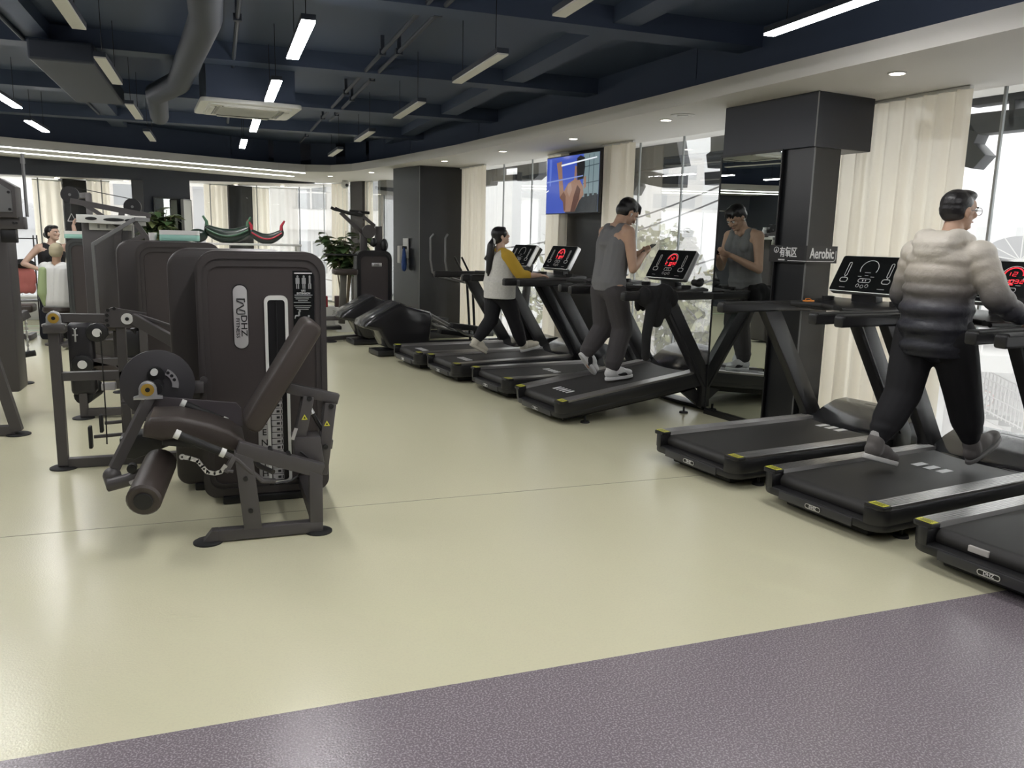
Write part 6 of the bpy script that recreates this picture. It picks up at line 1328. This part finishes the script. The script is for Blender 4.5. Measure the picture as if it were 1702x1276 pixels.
building('grey gabled house left of the charcoal column outside', (-.018, 1.0), 62, 9, 11.5, 9, M_bld[1], .05, 4, 3, .4, .5, roof='gable')
building('very tall hazy tower outside behind the inclined treadmill', (.500, .866), 120, 26, 95, 22, M_bld[3], yawf((.5, .866)), 8, 26, .55, .5)
building('second tall hazy tower just left of the mirror', (.548, .836), 150, 26, 110, 22, M_bld[0], yawf((.55, .836)), 7, 26, .4, .5)
building('pale mid-rise block beneath the tall towers', (.470, .883), 85, 14, 17, 14, M_bld[2], yawf((.47, .883)), 5, 6, .5, .5)
building('long low hazy block on the skyline left of the television', (.325, .946), 200, 40, 24, 20, M_bld[1], yawf((.325, .946)), 10, 6, .4, .5)
building('low white block on the skyline by the man in the puffer jacket', (.775, .632), 90, 26, 11.5, 14, M_bld[0], yawf((.775, .632)), 8, 4, .4, .5)
building('grey low hall behind the street sign', (.80, .60), 62, 16, 8.4, 12, M_bld[1], yawf((.8, .6)), 5, 2, .5, .4)
c = DV((.759, .651), 160); t = thing('church_spire', (c.x, c.y, GZ), 0, 'thin hazy pointed spire on the skyline beside the walking man', 'spire')
q = MB(); q.box((0, 0, 8), (5, 5, 16)); q.build('tower_base', M_bld[0], t, 0, True); q = MB(); q.cyl((0, 0, 16), (0, 0, 24), 1.4, .02, 8); q.build('spire_cone', M_bld[1], t, 0, True)
c = DV((.786, .618), 40); t = thing('dome_roof', (c.x, c.y, 1.2), yawf((.78, .62)), 'grey half round canopy roof outside beyond the railing', 'canopy')
q = MB(); q.prism([(1.5*math.cos(PI*k/14), 1.0*math.sin(PI*k/14)) for k in range(15)], 0, 2.5, 'y'); q.build('canopy', mat('grey_canopy', (.10, .10, .11), .7), t, 40, True)
for k in range(1, 14, 2): q = MB(); a = PI*k/14; q.bar((0, -.03, .0), (1.5*math.cos(a), -.03, 1.0*math.sin(a)), .04, .04); q.build('rib', M_bld[0], t, 0, True)
q = MB(); q.box((0, 1, -4.1), (4.5, 2.2, 8.2)); q.build('support_wall', M_bld[0], t, 0, True)
# footbridge with white balustrade and stairs
def railing(par, a, b_, h, n, r=.018, mesh=True):
    a, b_ = Vector(a), Vector(b_)
    for z in (h, h*.55, .08): q = MB(); q.tube([a+Vector((0, 0, z)), b_+Vector((0, 0, z))], r*1.3, 6); q.build('rail', M_balc, par, 35, True)
    q = MB(); q.cyl((0, 0, 0), (0, 0, h), r, n=6); me = q.mesh('baluster'); me.materials.append(M_balc)
    for k in range(n+1):
        o = bpy.data.objects.new('baluster', me); COL.objects.link(o); o.parent = par; o.location = a.lerp(b_, k/n)
fb = thing('footbridge', DV((.52, .854), 26), yawf((.52, .854)), 'pale footbridge with white balustrade behind the inclined treadmill', 'footbridge')
q = MB(); q.box((0, 1.5, -1.75), (34, 3.0, .5)); q.build('bridge_deck', M_bld[0], fb, 0, True)
for x in (-14, -4, 8): q = MB(); q.box((x, 1.5, -4.5), (.9, 1.2, 5.0)); q.build('bridge_pier', M_bld[0], fb, 0, True)
railing(fb, (-9, 0, -1.5), (9, 0, -1.5), 1.0, 90, .022)
stp = thing('street_stairs', DV((.772, .636), 29), yawf((.772, .636)), 'white mesh-railed stairs outside below the nearest treadmills', 'stairs')
q = MB()
for k in range(14): q.box((-3.5+.36*k, 1.2, -2.0-.16*k-.4), (.40, 2.0, .9))
q.build('stair_flight', M_bld[0], stp, 0, True)
q = MB(); q.prism([(-3.7, -2.0), (-3.7, -3.4), (1.4, -5.6), (1.4, -4.2)], 0.1, .25, 'y'); q.build('stringer', M_balc, stp, 0, True)
railing(stp, (-3.7, .2, -1.75), (1.3, .2, -3.95), 1.05, 44, .02); railing(stp, (-3.7, 2.2, -1.75), (1.3, 2.2, -3.95), 1.05, 44, .02)
q = MB(); q.box((4.2, 1.2, -5.6), (6.0, 2.2, 2.9)); q.build('landing', M_bld[0], stp, 0, True)
wl = thing('parapet_wall', DV((.80, .60), 27), yawf((.80, .60)), 'long pale parapet with railing outside behind the walking man', 'wall')
q = MB(); q.box((0, .2, -3.2), (16, .4, 8.6)); q.build('wall', M_bld[0], wl, 0, True); bpy.data.objects.remove(wl.children[0])
q = MB(); q.box((0, 4.2, -.2), (22, 4.0, .5)); q.box((0, 2.3, .25), (22, .2, .5)); q.build('walkway', M_bld[0], wl, 0, True)
for x in (-7, 7): q = MB(); q.box((x, 4.2, -3.7), (.8, .8, 6.6)); q.build('pier', M_bld[0], wl, 0, True)
# speed sign and no parking sign on a pole
c = DV((.7765, .630), 37); sp = thing('traffic_sign', (c.x, c.y, GZ), yawf((.7765, .630)), 'round white 50 speed sign above a blue no-parking disc on a pole', 'traffic sign')
q = MB(); q.cyl((0, .06, 0), (0, .06, 3.1), .04, n=10); q.build('pole', M_grey, sp, 35, True)
q = MB(); q.cyl((0, 0, 2.72), (0, .03, 2.72), .33, n=28); dsk = q.build('speed_disc', mat('white_sign', (.62, .62, .60), .5), sp, 35, True)
q = MB(); q.ring([(.33*math.cos(2*PI*k/28), 2.72+.33*math.sin(2*PI*k/28)) for k in range(28)], [(.285*math.cos(2*PI*k/28), 2.72+.285*math.sin(2*PI*k/28)) for k in range(28)], -.008, .0, 'y'); q.build('sign_rim', mat('pale_red_rim', (.45, .22, .20), .5), dsk, 0, True)
q = MB(); q.add_mesh(text_mesh('50', .40, .003), basis((0, -.006, 2.72), (1, 0, 0), (0, 0, 1))); q.build('lettering', mat('grey_black_print', (.05, .05, .05), .6), dsk, 0, True)
q = MB(); q.cyl((0, 0, 2.05), (0, .03, 2.05), .27, n=24); d2 = q.build('parking_disc', mat('blue_sign', (.10, .16, .50), .5), sp, 35, True)
q = MB(); q.ring([(.27*math.cos(2*PI*k/24), 2.05+.27*math.sin(2*PI*k/24)) for k in range(24)], [(.215*math.cos(2*PI*k/24), 2.05+.215*math.sin(2*PI*k/24)) for k in range(24)], -.008, 0, 'y')
q.bar((-.17, -.005, 2.22), (.17, -.005, 1.88), .006, .05, up=(0, 1, 0)); q.build('red_marking', mat('red_sign', (.45, .05, .05), .5), d2, 0, True)
# parked motor scooters
def scooter(label, d, dist, col, rz):
    c = DV(d, dist); t = thing('motor_scooter', (c.x, c.y, GZ), rz, label, 'scooter', 'scooters parked on the street')
    for x in (-.62, .62): q = MB(); q.cyl((x, -.05, .25), (x, .05, .25), .25, n=18); q.build('wheel', M_blacksoft, t, 35, True)
    q = MB(); q.prism([(-.75, .45), (-.55, .72), (.0, .70), (.05, .35), (.35, .32), (.48, .95), (.58, .95), (.66, .45), (.30, .22), (-.30, .22)], -.14, .14, 'y', bev=.04); q.build('body', mat('scooter_'+label.split()[0], col, .35), t, 40, True)
    q = MB(); q.box((-.35, 0, .77), (.7, .26, .10), .03); q.build('saddle', M_blacksoft, t, 40, True)
    q = MB(); q.tube([(.52, -.32, 1.08), (.54, 0, 1.02), (.52, .32, 1.08)], .02, 8); q.build('handlebar', M_black, t, 35, True)
scooter('grey motor scooter parked under the speed sign', (.765, .644), 40, (.22, .22, .23), 1.2)
scooter('white motor scooter parked right of the speed sign', (.783, .622), 40.5, (.5, .5, .5), 1.0)
scooter('red motor scooter parked nearest on the street', (.770, .638), 36.5, (.35, .10, .10), 1.4)
scooter('black motor scooter parked behind the white one', (.788, .616), 43, (.05, .05, .055), .9)
# wires outside
def wire(label, a, b_, sag=.3, r=.022):
    q = MB(); a, b_ = Vector(a), Vector(b_); q.tube([a.lerp(b_, k/10)-Vector((0, 0, sag*4*(k/10)*(1-k/10))) for k in range(11)], r, 5); tag(q.build('overhead_wire', M_black), label, 'wire', 'overhead wires outside')
for i, (z0, z1) in enumerate(((1.9, 3.3), (1.55, 3.0), (.55, 1.6), (.1, 1.1))):
    wire(f'thin overhead wire outside, {["highest", "second from the top", "third from the top", "lowest"][i]} behind the inclined treadmill', DV((.33, .944), 24)+Vector((0, 0, z0-.6)), DV((.60, .80), 19)+Vector((0, 0, z1)))
wire('thick overhead cable slanting outside past the man in the puffer jacket', DV((.74, .672), 20)+Vector((0, 0, 1.75)), DV((.81, .586), 19)+Vector((0, 0, 1.2)), .1, .03)
wire('overhead wire outside the sheer back window, upper', DV((.05, .99), 30)+Vector((0, 0, 1.6)), DV((.16, .987), 30)+Vector((0, 0, .4)))
wire('overhead wire outside the sheer back window, lower', DV((.05, .99), 30)+Vector((0, 0, .9)), DV((.16, .987), 30)+Vector((0, 0, -.1)))
# trees: bare branches and hazy crowns
M_bark = mat('grey_bark', (.14, .13, .12), .9); M_fol = mat('dull_olive_foliage', (.17, .17, .085), .8, noise=.3, nscale=2); M_fol2 = mat('grey_green_foliage', (.13, .14, .12), .8, noise=.3, nscale=2)
def tree(label, d, dist, h, spread, seed, leaves=0, fm=None, z0=GZ):
    rnd = random.Random(seed); c = DV(d, dist); t = thing('street_tree', (c.x, c.y, z0), 0, label, 'tree', 'trees on the street')
    q = MB(); tips = []
    def grow(p, dr, L, r, lev):
        p2 = p+dr*L; mid = p.lerp(p2, .5)+Vector((rnd.uniform(-1, 1), rnd.uniform(-1, 1), 0))*L*.06; q.tube([p, mid, p2], r, 5, cap=False, radii=[r, r*.82, r*.65])
        tips.append((p2, lev))
        if lev < 5:
            for k in range(3 if lev < 3 else 2):
                a = rnd.uniform(0, 2*PI); s = rnd.uniform(.35, .8)*spread; nd = (dr+Vector((math.cos(a)*s, math.sin(a)*s, rnd.uniform(-.05, .3)))).normalized(); grow(p2, nd, L*rnd.uniform(.62, .82), r*.62, lev+1)
    grow(Vector((0, 0, 0)), Vector((0, 0, 1)), h*.30, h*.022, 0); q.build('branches', M_bark, t, 60, True)
    if leaves:
        q = MB(); tt = [p for p, l in tips if l >= 3]
        for k in range(leaves):
            p = rnd.choice(tt)+Vector((rnd.gauss(0, .35), rnd.gauss(0, .35), rnd.gauss(0, .3))); a = Vector((rnd.gauss(0, 1), rnd.gauss(0, 1), rnd.gauss(0, 1))).normalized(); b = a.orthogonal().normalized(); e = a.cross(b); s = rnd.uniform(.05, .11)
            q.poly3([p+b*s*1.5, p+e*s, p-b*s*1.5, p-e*s])
        tag(q.build('foliage', fm or M_fol, t, 0, True), kind='stuff')
    return t
tree('bare branching tree outside low behind the inclined treadmill', (.487, .873), 17, 6.2, 1.0, 2)
tree('second bare tree outside just left of the mirror', (.535, .845), 19, 6.6, 1.0, 8)
tree('olive leafed tree outside behind the display of the inclined treadmill', (.492, .871), 21, 9.0, .8, 4, 2600)
tree('green leafed tree outside left of the mirror edge', (.556, .831), 22, 7.6, .9, 5, 2400)
tree('grey leafy tree outside low behind the woman with the ponytail', (.352, .936), 22, 6.0, 1.0, 6, 3000, M_fol2)
tree('bare tree outside the back window by the white board', (-.012, 1.0), 34, 8.6, .9, 9)
tree('bare tree outside the far left back window', (-.19, .982), 30, 7.0, 1.0, 10)
# ------------------------------------------------------------------ wet haze over the street
m = bpy.data.materials.new('street_haze'); m.use_nodes = True; nt = m.node_tree; nt.nodes.clear()
o_ = nt.nodes.new('ShaderNodeOutputMaterial'); vs = nt.nodes.new('ShaderNodeVolumeScatter'); vs.inputs['Color'].default_value = (1, .985, .985, 1); vs.inputs['Density'].default_value = 0.013; vs.inputs['Anisotropy'].default_value = 0.0
nt.links.new(vs.outputs[0], o_.inputs['Volume'])
q = MB(); pts = [W(6.9, -60), W(190, -60), W(190, 230), Vector((-130, 230, 0)), Vector((-130, 24, 0)), Vector((-6.8, 17.0, 0)), Vector((1.8, 21.9, 0)), Vector((2.6, 21.6, 0)), W(6.9, 16.6)]
q.prism([(p.x, p.y) for p in pts], GZ+.02, 45, 'z'); hz = q.build('haze', m, smooth=0); tag(hz, 'thin wet haze hanging over the street outside the windows', 'haze', kind='stuff')
